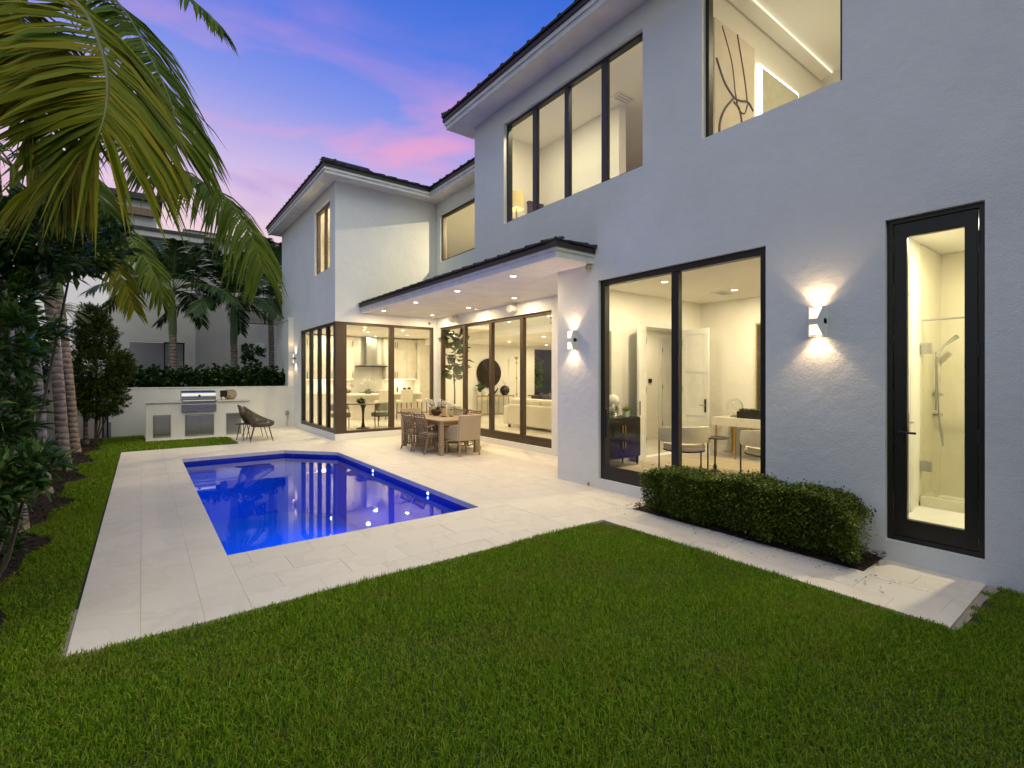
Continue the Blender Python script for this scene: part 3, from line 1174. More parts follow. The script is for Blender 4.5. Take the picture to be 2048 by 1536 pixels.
# upstairs rooms behind the main wall
hp(MB().box((5.84, -1.0, 3.56), (9.6, 8.59, 4.2)), 'upper_slab', M_iwall)
hp(MB().box((5.84, 3.92, 6.88), (9.6, 8.59, 6.98)), 'bedroom_ceiling', M_iceil)
hp(MB().box((9.6, 3.8, 4.2), (9.7, 8.59, 6.9)).box((5.84, 8.47, 4.2), (9.6, 8.585, 6.88)), 'bedroom_wall', M_iwall)
hp(MB().box((5.84, 3.7, 4.2), (9.92, 3.9, 7.2)), 'party_wall', M_iwall)
hp(MB().box((5.84, -1.0, 7.12), (9.9, 3.7, 7.2)), 'painting_room_ceiling', M_iceil)
hp(MB().box((9.8, -1.0, 4.2), (9.9, 3.7, 7.2)).box((5.84, -1.1, 4.2), (9.9, -1.0, 7.2)), 'painting_room_wall', M_iwall)

# ------------------------------------------------------------------ lights of the place
WARM = (1.0, 0.83, 0.52)
WARM2 = (1.0, 0.77, 0.45)


def downlight(loc, label, power, group, color=WARM, r=0.055):
    t = thing('recessed_light', label, 'ceiling light', loc, group=group)
    MB().lathe([(r + 0.022, 0.0), (r + 0.022, -0.004), (r, -0.006), (r, 0.0)], n=18, caps=False).build('trim_ring', M_white, t, smooth=True)
    MB().lathe([(r, -0.003), (r * 0.5, -0.004), (0.002, -0.004)], n=16, caps=False).build('lens', M_lens, t)
    if power:
        lamp('bulb', 'AREA', t, (0, 0, -0.012), power, color, r * 2)
    return t


ordn = ['nearest the pillar', 'second from the pillar', 'third from the pillar', 'nearest the kitchen window']
for i, y in enumerate((6.87, 8.78, 10.72, 12.65)):
    downlight((5.21, y, 3.498), 'recessed canopy light in the pool side row, ' + ordn[i], 24, 'recessed lights of the canopy', WARM2)
for i, y in enumerate((8.79, 10.73, 12.70)):
    downlight((6.70, y, 3.498), 'recessed canopy light in the row along the living room, ' + ordn[[0, 1, 3][i]].replace('second from the pillar', 'in the middle'), 24, 'recessed lights of the canopy', WARM2)
kpos = [(4.95, 14.6), (5.75, 15.5), (4.95, 16.6), (6.5, 17.2), (5.6, 18.7), (7.2, 15.8), (8.2, 17.6), (7.4, 18.8)]
kl = ['above the round breakfast table', 'behind the breakfast table', 'by the pool side sliding door', 'above the island front', 'in front of the range hood', 'above the bar stools', 'by the tall cabinets', 'near the wall cabinets with slim handles']
for (x, y), s_ in zip(kpos, kl):
    downlight((x, y, 3.318), 'recessed kitchen ceiling light ' + s_, 32, 'recessed lights of the kitchen')
for (x, y), s_ in zip([(10.6, 12.3), (12.8, 13.2), (11.2, 15.0), (13.6, 15.6), (10.4, 9.6)], ['above the sofa', 'nearest the dark window', 'in front of the round mirror', 'above the floor lamp', 'above the sofa back end']):
    downlight((x, y, 3.048), 'recessed living room light ' + s_, 46, 'recessed lights of the living room', r=0.065)
for (x, y), s_ in zip([(6.9, 4.95), (8.55, 4.65), (8.2, 3.0)], ['above the black cabinet', 'above the armchairs', 'above the desk end']):
    downlight((x, y, 3.298), 'recessed study light ' + s_, 40, 'recessed lights of the study')
downlight((7.0, 0.9, 3.358), 'recessed bathroom light above the shower', 75, None, (1.0, 0.88, 0.56))
downlight((9.8, 7.0, 2.898), 'recessed hall light beyond the open double doors', 22, None)
downlight((5.96, 7.1, 6.878), 'recessed bedroom light close above the left upper panes', 36, None, (1.0, 0.83, 0.52))
downlight((5.96, 5.2, 6.878), 'recessed bedroom light close above the right upper panes', 36, None, (1.0, 0.83, 0.52))
downlight((7.6, 1.7, 7.118), 'recessed light in the room with the painting', 62, None, (1.0, 0.84, 0.52))
downlight((8.6, 11.5, 6.898), 'recessed light high in the double height living room', 270, None)
downlight((5.3, 15.2, 6.898), 'recessed light in the upper room of the kitchen wing', 210, None)

# wall lights
M_sclens = emit_mat('wall_light_opening', (1.0, 0.80, 0.50), 2.2)


def wall_light(loc, label, power):
    """box wall light on a wall at local x = 0, facing -X: pinched middle, glowing trapezoid openings, open top and bottom"""
    t = thing('wall_light', label, 'wall light', loc, group='up and down wall lights')
    w, h, d_ = 0.075, 0.155, 0.085
    MB().box((-0.010, -w, -h), (0.0, w, h)).build('back_plate', M_white, t)
    MB().box((-d_, -w, -h), (-0.0105, -w + 0.006, h)).build('side_plate', M_white, t)
    MB().box((-d_, w - 0.006, -h), (-0.0105, w, h)).build('side_plate', M_white, t)
    MB().box((-d_ - 0.003, -w, -0.026), (-0.0105, w, 0.026)).build('waist', M_white, t)
    for s_ in (1, -1):
        MB().add([(-d_ - 0.002, -0.015, 0.026 * s_), (-d_ - 0.002, -w, 0.026 * s_), (-d_ - 0.002, -w, h * s_), (-d_ - 0.002, -w + 0.008, h * s_)], [(0, 1, 2, 3)]).build('front_wing', M_white, t)
        MB().add([(-d_ + 0.004, w - 0.014, 0.034 * s_), (-d_ + 0.004, -0.010, 0.034 * s_), (-d_ + 0.004, -w + 0.016, h * 0.90 * s_), (-d_ + 0.004, w - 0.014, h * 0.90 * s_)], [(0, 1, 2, 3)]).build('lit_opening', M_sclens, t)
        lamp('bulb', 'SPOT', t, (-0.072, 0, 0.135 * s_), power, (1.0, 0.68, 0.36), 0.012, rot=((R(180) if s_ > 0 else 0), 0, 0), spot=R(100), blend=0.35)
        lamp('glow', 'SPOT', t, (-0.06, 0, 0.15 * s_), power * 0.6, (1.0, 0.68, 0.36), 0.04, rot=((R(180) if s_ > 0 else 0), 0, 0), spot=R(165), blend=1.0)
    return t


wall_light((5.64, 2.15, 2.305), 'lit white wall light between the sliding door and the narrow bathroom door', 8.5)
wall_light((5.64, 5.79, 2.325), 'lit white wall light on the pillar beside the covered patio', 8.5)
wall_light((4.15, 17.62, 2.33), 'lit white wall light on the far kitchen corner by the grill wall', 8)

# speakers, camera dome, spotlights
for y, s_ in ((12.15, 'nearest the kitchen'), (9.38, 'nearest the pillar')):
    t = thing('outdoor_speaker', 'white drum speaker above the living room doors, ' + s_, 'speaker', (7.2, y, 3.36), group='white outdoor speakers')
    MB().cyl((-0.02, 0, 0), (-0.24, -0.06, -0.015), 0.085, 0.095, n=20).build('drum', M_white, t, smooth=True)
    MB().cyl((-0.241, -0.061, -0.015), (-0.25, -0.063, -0.0155), 0.078, 0.07, n=20).build('grille', M_trimw, t, smooth=True)
    MB().box((-0.03, -0.03, -0.03), (0, 0.03, 0.12)).build('bracket', M_white, t)
t = thing('camera_dome', 'small black camera dome under the soffit by the kitchen window', 'camera', (6.95, 13.4, 3.33))
MB().lathe([(0.045, 0), (0.045, 0.03), (0.035, 0.045)], n=14).build('base', M_white, t).rotation_euler = (R(90), 0, 0)
MB().lathe([(0.034, 0.04), (0.03, 0.06), (0.015, 0.07)], n=14).build('lens', M_black, t, smooth=True).rotation_euler = (R(90), 0, 0)
t = thing('flood_light', 'tiny beige flood light under the canopy corner', 'flood light', (5.64, 5.42, 3.49))
MB().lathe([(0.03, 0), (0.045, -0.03), (0.04, -0.085), (0.02, -0.1)], (-0.05, 0, 0), n=12).build('head', mat('beige_plastic', (0.5, 0.42, 0.25), 0.5), t, smooth=True)
MB().box((-0.03, -0.01, -0.02), (0, 0.01, 0.0)).build('arm', M_white, t)
t = thing('smoke_detector', 'flat white round detector on the canopy soffit', 'detector', (7.0, 10.75, 3.5))
MB().lathe([(0.07, -0.001), (0.065, -0.03), (0.03, -0.036)], n=18).build('body', M_white, t, smooth=True)
MB().lathe([(0.074, 0), (0.074, -0.006)], n=18).build('base', M_trimw, t)

# ================================================================== OUTDOOR FURNITURE
M_rattan = mat('rattan', (0.27, 0.19, 0.115), 0.6, c2=(0.17, 0.115, 0.07), scale=25, bump=0.4, bscale=120, bdist=0.003)
M_teak = mat('weathered_teak', (0.40, 0.30, 0.185), 0.6, c2=(0.31, 0.225, 0.13), scale=6, stretch=(8, 1, 8), bump=0.2, bscale=30, bdist=0.003)
M_linen = mat('beige_linen', (0.50, 0.40, 0.275), 0.9, c2=(0.46, 0.365, 0.25), scale=60, bump=0.3, bscale=300, bdist=0.002)
M_cush = mat('cream_cushion', (0.58, 0.48, 0.34), 0.9, scale=50, bump=0.2, bscale=250, bdist=0.002)
M_rope = mat('taupe_rope', (0.145, 0.115, 0.085), 0.8, c2=(0.10, 0.08, 0.06), scale=40, bump=0.4, bscale=200, bdist=0.003)
M_darkmetal = mat('dark_metal', (0.06, 0.047, 0.036), 0.45, metal=0.4)
M_petal = leaf_mat('orchid_petal', (0.80, 0.79, 0.77), (0.86, 0.85, 0.83), 0.5, 0.3)
M_orchleaf = leaf_mat('orchid_leaf', (0.03, 0.085, 0.018), (0.06, 0.14, 0.03), 0.35, 0.15)
M_bowl = mat('carved_bowl', (0.085, 0.045, 0.022), 0.5, c2=(0.05, 0.026, 0.013), scale=20, bump=1.0, bscale=25, bdist=0.02)
M_candle = mat('candle_lantern', (0.56, 0.42, 0.25), 0.6, c2=(0.46, 0.33, 0.19), scale=12, bump=0.3, bscale=60)
M_darkwood = mat('dark_wood', (0.05, 0.028, 0.018), 0.5)

# table, long side along Y
t = thing('dining_table', 'rectangular weathered wood dining table on the covered patio', 'table', (5.67, 10.42, 0))
tp = MB().box((-0.5, -1.0, 0.725), (0.5, 1.0, 0.76)).build('table_top', M_teak, t, bevel=0.006)
for i in range(6):
    MB().box((-0.498 + i * 0.1665, -0.90, 0.7601), (-0.498 + i * 0.1665 + 0.1625, 0.90, 0.7635)).build('plank', M_teak, tp)
for i in (-1, 1):
    MB().box((-0.498, i * 0.95 - 0.047, 0.7601), (0.498, i * 0.95 + 0.047, 0.7635)).build('plank', M_teak, tp)
MB().wall('X', -0.44, -0.415, -0.9, 0.9, 0.64, 0.724, []).wall('X', 0.415, 0.44, -0.9, 0.9, 0.64, 0.724, []).box((-0.415, -0.94, 0.64), (0.415, -0.915, 0.724)).box((-0.415, 0.915, 0.64), (0.415, 0.94, 0.724)).build('apron', M_teak, t)
for sx in (-1, 1):
    for sy in (-1, 1):
        MB().box((sx * 0.45 - 0.045, sy * 0.94 - 0.045, 0), (sx * 0.45 + 0.045, sy * 0.94 + 0.045, 0.724)).build('leg', M_teak, t, bevel=0.005)


def rattan_chair(label):
    """faces +X"""
    t = thing('rattan_chair', label, 'chair', group='woven rattan dining chairs')
    for sy in (-1, 1):
        MB().tube([(-0.33, sy * 0.27, 0.0), (-0.25, sy * 0.25, 0.22), (-0.23, sy * 0.245, 0.45), (-0.26, sy * 0.25, 0.70), (-0.335, sy * 0.27, 0.90)], [0.018, 0.021, 0.022, 0.02, 0.017], 7).build('rear_leg', M_rattan, t, smooth=True)
        MB().tube([(0.30, sy * 0.27, 0.0), (0.27, sy * 0.26, 0.22), (0.26, sy * 0.255, 0.62)], [0.018, 0.021, 0.02], 7).build('front_leg', M_rattan, t, smooth=True)
        MB().tube([(-0.25, sy * 0.255, 0.60), (-0.05, sy * 0.285, 0.655), (0.2, sy * 0.28, 0.65), (0.29, sy * 0.26, 0.62), (0.27, sy * 0.25, 0.52)], 0.022, 7).build('arm', M_rattan, t, smooth=True)
        w = MB()
        for i in range(9):
            x = -0.19 + i * 0.05
            w.tube([(x, sy * 0.258, 0.40), (x, sy * 0.275, 0.64)], 0.006, 4)
        w.build('arm_spindles', M_rattan, t)['kind'] = 'stuff'
        w = MB()
        for i in range(9):
            x = -0.22 + i * 0.055
            w.tube([(x, sy * 0.25, 0.13), (x, sy * 0.25, 0.36)], 0.0065, 4)
        for z in (0.17, 0.22, 0.27, 0.32):
            w.tube([(-0.24, sy * 0.252, z), (0.26, sy * 0.256, z)], 0.0065, 4)
        w.build('skirt_lattice', M_rattan, t)['kind'] = 'stuff'
        MB().tube([(-0.28, sy * 0.26, 0.13), (0, sy * 0.262, 0.115), (0.28, sy * 0.265, 0.13)], 0.014, 6).build('stretcher', M_rattan, t, smooth=True)
    w = MB()
    for x in (-0.245, 0.27):
        for i in range(9):
            y = -0.22 + i * 0.055
            w.tube([(x, y, 0.13), (x, y, 0.36)], 0.0065, 4)
        for z in (0.17, 0.22, 0.27, 0.32):
            w.tube([(x, -0.25, z), (x, 0.25, z)], 0.0065, 4)
    w.build('end_lattice', M_rattan, t)['kind'] = 'stuff'
    MB().box((-0.25, -0.25, 0.36), (0.28, 0.25, 0.40)).build('seat', M_rattan, t, bevel=0.012)
    MB().box((-0.22, -0.225, 0.401), (0.265, 0.225, 0.46)).build('cushion', M_cush, t, bevel=0.022)
    MB().tube([(-0.335, -0.27, 0.90), (-0.355, -0.14, 0.885), (-0.36, 0, 0.88), (-0.355, 0.14, 0.885), (-0.335, 0.27, 0.90)], 0.02, 7).build('top_rail', M_rattan, t, smooth=True)
    w = MB()
    for i in range(10):
        z = 0.47 + i * 0.042
        x = -0.235 - 0.035 * max(0, (z - 0.5)) / 0.4 * (1 + (z - 0.5)) - 0.06 * max(0, (z - 0.6) / 0.3) ** 1.5
        w.tube([(x, -0.25 - 0.02 * (z - .45), z), (x - 0.03, 0, z - 0.008), (x, 0.25 + 0.02 * (z - .45), z)], 0.0125, 5)
    for y in (-0.17, -0.06, 0.06, 0.17):
        w.tube([(-0.26, y, 0.45), (-0.285, y, 0.66), (-0.36, y, 0.885)], 0.008, 4)
    w.build('back_weave', M_rattan, t)['kind'] = 'stuff'
    return t


rc = rattan_chair('woven rattan armchair on the pool side, nearer the camera')
rc.location = (5.27, 10.02, 0)
rc2 = copy_tree(rc, loc=(5.27, 10.68, 0), label='woven rattan armchair on the pool side, farther from the camera')
copy_tree(rc, loc=(6.12, 10.06, 0), rz=R(180), label='woven rattan armchair on the house side, nearer the camera')
copy_tree(rc, loc=(6.12, 10.74, 0), rz=R(180), label='woven rattan armchair on the house side, farther from the camera')


def slip_chair(label):
    """faces +Y; linen covered shell armchair"""
    t = thing('linen_armchair', label, 'chair', group='linen covered armchairs')
    b = MB()
    m = Matrix.Rotation(R(7), 4, 'X')
    b.obox((0, -0.27, 0.62), (0.55, 0.075, 0.56), m)
    b.build('backrest', M_linen, t, bevel=0.018)
    MB().box((-0.265, -0.25, 0.34), (0.265, 0.29, 0.44)).build('seat', M_linen, t, bevel=0.02)
    for sx in (-1, 1):
        a = MB().prism([(0, 0), (1, 0), (1, 1), (0, 1)], 0, 1)
        a.v = []
        a.f = []
        x0, x1 = (sx * 0.27 - 0.03, sx * 0.27 + 0.03)
        pts = [(-0.25, 0.34), (0.28, 0.34), (0.30, 0.60), (0.05, 0.635), (-0.27, 0.70)]
        vs_ = [(x0, y, z) for y, z in pts] + [(x1, y, z) for y, z in pts]
        a.add(vs_, [tuple(range(5)), tuple(reversed(range(5, 10)))] + [(i, 5 + i, 5 + (i + 1) % 5, (i + 1) % 5) for i in range(5)])
        a.build('arm', M_linen, t, bevel=0.012, norm=True)
        for y in (-0.265, 0.255):
            MB().tube([(sx * 0.25, y + (0.03 if y > 0 else -0.02), 0), (sx * 0.25, y, 0.34)], [0.02, 0.025], 4).build('leg', M_teak, t)
    return t


sc = slip_chair('linen covered armchair with its back to the camera at the near table end')
sc.location = (5.68, 9.33, 0)
copy_tree(sc, loc=(5.62, 11.55, 0), rz=R(180), label='linen covered armchair at the far end of the patio table')

# things on the table
ZT = 0.764
t = thing('orchid_bowl', 'carved dark wood bowl of white orchids on the patio table', 'flower bowl', (5.80, 10.78, ZT))
MB().lathe([(0.055, 0), (0.10, 0.03), (0.135, 0.08), (0.14, 0.125), (0.125, 0.15), (0.115, 0.145), (0.12, 0.12), (0.03, 0.05)], n=18).build('bowl', M_bowl, t, smooth=True)
ps, qs, st = [], [], MB()
for a, b_, h in ((-0.22, 0.16, 0.42), (-0.10, 0.2, 0.40), (-0.17, 0.02, 0.36), (0.13, -0.12, 0.36), (0.20, -0.22, 0.33), (0.28, -0.30, 0.27), (0.02, -0.1, 0.38)):
    st.tube([(0, 0, 0.12), (a * 0.3, b_ * 0.3, 0.3), (a * 0.8, b_ * 0.8, h), (a, b_, h - 0.06)], 0.004, 4)
    for k_ in range(7):
        c_ = np.array([a * (0.7 + 0.07 * k_), b_ * (0.7 + 0.07 * k_), h - 0.03 + nrg.uniform(-0.06, 0.05)]) + nrg.normal(0, 0.02, 3)
        dd = nrg.normal(0, 1, (5, 3))
        ps.append(np.tile(c_, (5, 1)))
        qs.append(dd)
v, f = leaf_arrays(np.concatenate(ps), np.concatenate(qs), 0.055, 0.05, fold=0.1)
link('blossoms', np_mesh('blossoms', v, f), M_petal, t)['kind'] = 'stuff'
tag(st.build('stems', M_orchleaf, t), kind='stuff')
v, f = leaf_arrays(np.tile([[0, 0, 0.13]], (16, 1)) + nrg.normal(0, 0.03, (16, 3)), np.stack([nrg.normal(0, 1, 16), nrg.normal(0, 1, 16), nrg.uniform(0.3, 1.1, 16)], 1), 0.17, 0.05, fold=0.2, droop=0.3)
link('leaves', np_mesh('leaves', v, f), M_orchleaf, t)
for (x, y, r, h), lb in zip(((5.78, 10.36, 0.065, 0.22), (5.97, 10.34, 0.055, 0.165), (5.86, 11.16, 0.06, 0.22)), ('tall candle lantern beside the orchid bowl', 'short candle lantern nearest the table edge', 'candle lantern behind the orchid bowl')):
    t = thing('candle_lantern', lb + ' on the patio table', 'lantern', (x, y, ZT), group='candle lanterns on the table')
    MB().lathe([(r, 0.0), (r, 0.02), (r * 0.9, 0.022)], n=16).build('base', M_darkwood, t, smooth=True)
    MB().lathe([(r * 0.93, 0.02), (r * 0.93, h - 0.03), (r * 0.7, h - 0.015)], n=16).build('body', M_candle, t, smooth=True)
    MB().lathe([(r * 0.72, h - 0.02), (r * 0.75, h), (r * 0.6, h + 0.004)], n=16).build('lid', M_darkwood, t, smooth=True)


# round rope chairs by the pool
def rope_chair(label):
    """faces +X"""
    t = thing('rope_chair', label, 'chair', group='round rope chairs')
    rim = []
    for i in range(28):
        w = 2 * math.pi * i / 28
        x, y = 0.36 * math.cos(w), 0.40 * math.sin(w)
        rim.append((x + 0.0, y, 0.66 - 0.60 * x + 0.06 * (x / 0.36) ** 2))
    MB().tube(rim, 0.014, 7, closed=True).build('rim', M_rope, t, smooth=True)
    ring = [(0.06 + 0.24 * math.cos(2 * math.pi * i / 28), 0.25 * math.sin(2 * math.pi * i / 28), 0.40) for i in range(28)]
    MB().tube(ring, 0.011, 6, closed=True).build('seat_ring', M_darkmetal, t, smooth=True)
    w_ = MB()
    for i in range(84):
        w = 2 * math.pi * i / 84
        x, y = 0.36 * math.cos(w), 0.40 * math.sin(w)
        p = Vector((x, y, 0.66 - 0.60 * x + 0.06 * (x / 0.36) ** 2))
        q = Vector((0.06 + 0.24 * math.cos(w), 0.25 * math.sin(w), 0.40))
        md = (p + q) / 2 + Vector((0.03 * math.cos(w), 0.03 * math.sin(w), -0.02))
        w_.tube([p, md, q], 0.0055, 4, caps=False)
    w_.build('rope_weave', M_rope, t)['kind'] = 'stuff'
    MB().lathe([(0.24, 0.405), (0.245, 0.43), (0.225, 0.465), (0.02, 0.475)], (0.06, 0, 0), n=24).build('seat_cushion', M_rope, t, smooth=True)
    m = Matrix.Rotation(R(-24), 4, 'Y')
    MB().obox((-0.14, 0, 0.60), (0.10, 0.42, 0.30), m).build('back_cushion', mat('grey_cushion', (0.13, 0.11, 0.095), 0.9, bump=0.2, bscale=200) if 'grey_cushion' not in MATS else MATS['grey_cushion'], t, bevel=0.035)
    for sx, sy in ((-1, -1), (-1, 1), (1, -1), (1, 1)):
        MB().tube([(0.06 + sx * 0.17, sy * 0.18, 0.405), (0.06 + sx * 0.27, sy * 0.26, 0.0)], [0.012, 0.009], 6).build('leg', M_darkmetal, t, smooth=True)
    return t


r1 = rope_chair('round taupe rope chair nearest the pool')
r1.location = (2.50, 14.55, 0)
r1.rotation_euler = (0, 0, R(-8))
copy_tree(r1, loc=(2.47, 15.35, 0), rz=R(4), label='round taupe rope chair behind the other one, nearer the grill')
t = thing('side_table', 'small dark round side table half hidden behind the rope chairs', 'side table', (2.20, 15.02, 0))
MB().lathe([(0.2, 0.43), (0.205, 0.44), (0.2, 0.45)], n=22).build('table_top', M_darkmetal, t, smooth=True)
for i in range(3):
    w = 2 * math.pi * i / 3 + 0.4
    MB().tube([(0.1 * math.cos(w), 0.1 * math.sin(w), 0.43), (0.19 * math.cos(w), 0.19 * math.sin(w), 0)], 0.011, 6).build('leg', M_darkmetal, t, smooth=True)

# garden wall, grill island, grill
M_gwall = mat('painted_wall', (0.76, 0.755, 0.73), 0.85, scale=1.2, bump=0.25, bscale=90, bdist=0.004)
t = thing('garden_wall', 'low white rendered garden wall behind the grill', 'wall', (1.7, 18.0, 0))
MB().box((-2.4, -0.1, -0.1), (2.45, 0.1, 1.37)).build('wall_body', M_gwall, t)
MB().box((-2.42, -0.115, 1.37), (2.45, 0.115, 1.40)).build('wall_cap', M_gwall, t, bevel=0.006)
t = thing('wall_pier', 'narrow tall white pier at the far corner of the house', 'wall', (4.06, 18.4, 0))
MB().box((-0.08, -0.48, 0), (0.085, 1.3, 3.66)).build('pier_body', M_gwall, t)
MB().box((-0.10, -0.50, 3.66), (0.088, 1.3, 3.72)).build('pier_cap', M_gwall, t)
M_counter = mat('stone_counter', (0.66, 0.63, 0.58), 0.35, scale=6)
t = thing('grill_island', 'white rendered outdoor kitchen island with steel access doors', 'grill island', (1.32, 16.85, 0))
MB().wall('Y', -0.44, -0.36, -1.24, 1.24, 0, 1.0, [(-0.43, 0.38, 0.74, 1.01)]).wall('Y', 0.36, 0.42, -1.24, 1.24, 0, 1.0, []).box((-1.24, -0.36, 0), (-1.18, 0.36, 1.0)).box((1.18, -0.36, 0), (1.24, 0.36, 1.0)).build('island_body', M_gwall, t, norm=True)
MB().box((-1.27, -0.48, 1.0), (-0.45, 0.44, 1.035)).build('counter_top', M_counter, t, bevel=0.004)
MB().box((0.40, -0.48, 1.0), (1.27, 0.44, 1.035)).build('counter_top', M_counter, t, bevel=0.004)
for a, b_, z0, z1, two in ((-1.08, -0.69, 0.07, 0.68, False), (-0.36, 0.33, 0.06, 0.67, True), (0.64, 1.02, 0.05, 0.66, False)):
    dr = MB().wall('Y', -0.456, -0.4405, a, b_, z0, z1, [(a + 0.03, b_ - 0.03, z0 + 0.03, z1 - 0.03)]).build('access_door', M_steel, t, norm=True, bevel=0.003)
    cuts = [(a + 0.034, (a + b_) / 2 - 0.003), ((a + b_) / 2 + 0.003, b_ - 0.034)] if two else [(a + 0.034, b_ - 0.034)]
    for c0, c1 in cuts:
        MB().box((c0, -0.462, z0 + 0.034), (c1, -0.443, z1 - 0.034)).build('door_panel', M_steel, dr, bevel=0.003)
t = thing('gas_grill', 'stainless steel built in gas grill with a closed lid and knobs', 'grill', (1.29, 16.80, 0.75))
hood = []
prof = [(-0.33, 0.285), (-0.36, 0.33), (-0.365, 0.40), (-0.34, 0.47), (-0.28, 0.535), (-0.2, 0.56), (0.28, 0.56), (0.3, 0.285)]
k_ = len(prof)
hm = MB().add([(-0.41, y, z) for y, z in prof] + [(0.41, y, z) for y, z in prof], [tuple(range(k_)), tuple(reversed(range(k_, 2 * k_)))] + [(i, k_ + i, k_ + (i + 1) % k_, (i + 1) % k_) for i in range(k_)])
hd_ = hm.build('lid', M_steel, t, smooth=30, norm=True)
MB().box((-0.415, -0.36, 0.05), (0.415, 0.3, 0.284)).build('firebox', M_steel, t, bevel=0.004)
MB().box((-0.415, -0.452, -0.01), (0.415, -0.361, 0.20)).build('control_panel', M_steel, t, bevel=0.006)
MB().tube([(-0.38, -0.40, 0.29), (-0.38, -0.43, 0.29), (0.38, -0.43, 0.29), (0.38, -0.40, 0.29)], 0.013, 8).build('handle', M_steel, t, smooth=True)
for x in (-0.23, -0.08, 0.02, 0.10, 0.26):
    MB().cyl((x, -0.452, 0.10), (x, -0.485, 0.10), 0.026, 0.022, n=14).build('knob', M_steel, t, smooth=True)
MB().box((0.15, -0.4545, 0.095), (0.215, -0.4525, 0.112)).build('badge', M_black, t)
MB().cyl((0.01, -0.363, 0.43), (0.01, -0.374, 0.432), 0.03, n=16).build('thermometer', M_black, t, smooth=True)
t = thing('woven_lantern', 'round woven natural lantern standing on the grill counter', 'lantern', (2.12, 16.92, 1.035))
w_ = MB()
for k_ in range(2):
    for i in range(18):
        pts = []
        for j in range(13):
            v_ = -1.05 + 2.1 * j / 12
            w = 2 * math.pi * i / 18 + (1 if k_ else -1) * v_ * 0.7
            pts.append((0.17 * math.cos(v_) * math.cos(w), 0.17 * math.cos(v_) * math.sin(w), 0.155 + 0.165 * math.sin(v_)))
        w_.tube(pts, 0.008, 4)
tag(w_.build('weave', mat('natural_cane', (0.46, 0.34, 0.20), 0.65, c2=(0.34, 0.24, 0.13), scale=20), t), kind='stuff')
MB().lathe([(0.09, 0.0), (0.09, 0.012)], n=18).build('base', M_rattan, t)
MB().cyl((0, 0, 0.012), (0, 0, 0.14), 0.04, n=12).build('candle', M_cush, t)
t = thing('black_planter', 'small black square lantern box on the grill counter', 'lantern', (1.93, 16.75, 1.035))
for sx in (-1, 1):
    for sy in (-1, 1):
        MB().cyl((sx * 0.06, sy * 0.06, 0), (sx * 0.06, sy * 0.06, 0.09), 0.009, n=8).build('leg', M_brass, t)
MB().box((-0.085, -0.085, 0.09), (0.085, 0.085, 0.28)).build('box', M_black, t, bevel=0.004)
t = thing('outlet_box', 'grey outdoor outlet box at the wall corner by the kitchen slider', 'outlet', (3.93, 17.9, 0))
MB().box((-0.05, -0.06, 0.42), (0.05, 0, 0.56)).build('cover', mat('grey_plastic', (0.3, 0.29, 0.27), 0.5), t, bevel=0.008)
MB().tube([(0.0, -0.03, 0.42), (0.02, -0.05, 0.3), (-0.01, -0.04, 0.2), (0.0, -0.02, 0.05)], 0.01, 6).build('cable', MATS['grey_plastic'], t, smooth=True)
t = thing('pipe_pair', 'two thin dark pipes standing at the left end of the garden wall', 'pipe', (-0.80, 18.0, 0))
for x in (-0.08, 0.02):
    MB().cyl((x, 0, 0), (x, 0, 0.72), 0.02, n=8).build('pipe', M_black, t)
t = thing('wall_spigot', 'tiny brass fitting low on the pillar beside the study door', 'tap', (5.64, 5.45, 0.03))
MB().cyl((0, 0, 0), (-0.035, 0, 0), 0.012, n=8).build('stub', M_brass, t)
MB().cyl((-0.025, 0, -0.005), (-0.025, 0, 0.03), 0.01, n=8).build('valve', M_brass, t)

# ================================================================== NEIGHBOURING HOUSE AND BOUNDARY WALLS
M_nwall = mat('neighbour_render', (0.54, 0.52, 0.50), 0.85, scale=1, bump=0.15, bscale=50)
M_nbrown = mat('neighbour_trim', (0.20, 0.13, 0.08), 0.6)
M_curtain = mat('curtain', (0.60, 0.57, 0.52), 0.9, c2=(0.42, 0.40, 0.37), scale=6, stretch=(6, 1, 0.1))
nb = thing('neighbour_house', 'pale neighbouring house behind the palms and the garden wall', 'house', (2.0, 25.0, 0))
MB().wall('Y', 0, 0.3, -3.05, -0.17, -0.1, 7.4, [(-2.40, -0.55, 1.0, 3.15)]).build('left_wall', M_nwall, nb, norm=True)
MB().box((-0.47, 0.3, -0.1), (-0.17, 2.5, 7.4)).build('corner_wall', M_nwall, nb)
MB().wall('Y', 2.5, 2.8, -0.17, 7.0, -0.1, 8.3, [(1.79, 3.85, 4.36, 5.72)]).build('right_wall', M_nwall, nb, norm=True)
MB().box((-3.05, 1.4, 0), (-0.3, 1.5, 3.2)).build('niche_wall', M_nwall, nb)
MB().box((-3.1, 0.3, 7.2), (-0.47, 4, 7.35)).build('left_ceiling', M_nwall, nb)
wf = MB().wall('Y', 0.2, 0.28, -1.27, -0.55, 1.0, 3.15, [(-1.22, -0.60, 1.05, 1.98), (-1.22, -0.60, 2.03, 3.10)]).build('window', M_black, nb, norm=True)
pane('Y', 0.24, -1.22, -0.6, 1.05, 3.10, wf)
wf = MB().wall('Y', 2.56, 2.66, 1.79, 3.85, 4.36, 5.72, [(1.84, 2.98, 4.41, 5.0), (3.04, 3.80, 4.41, 5.0), (1.84, 2.98, 5.05, 5.67), (3.04, 3.80, 5.05, 5.67)]).build('window', M_black, nb, norm=True)
pane('Y', 2.61, 1.84, 3.80, 4.41, 5.67, wf)
cm = MB()
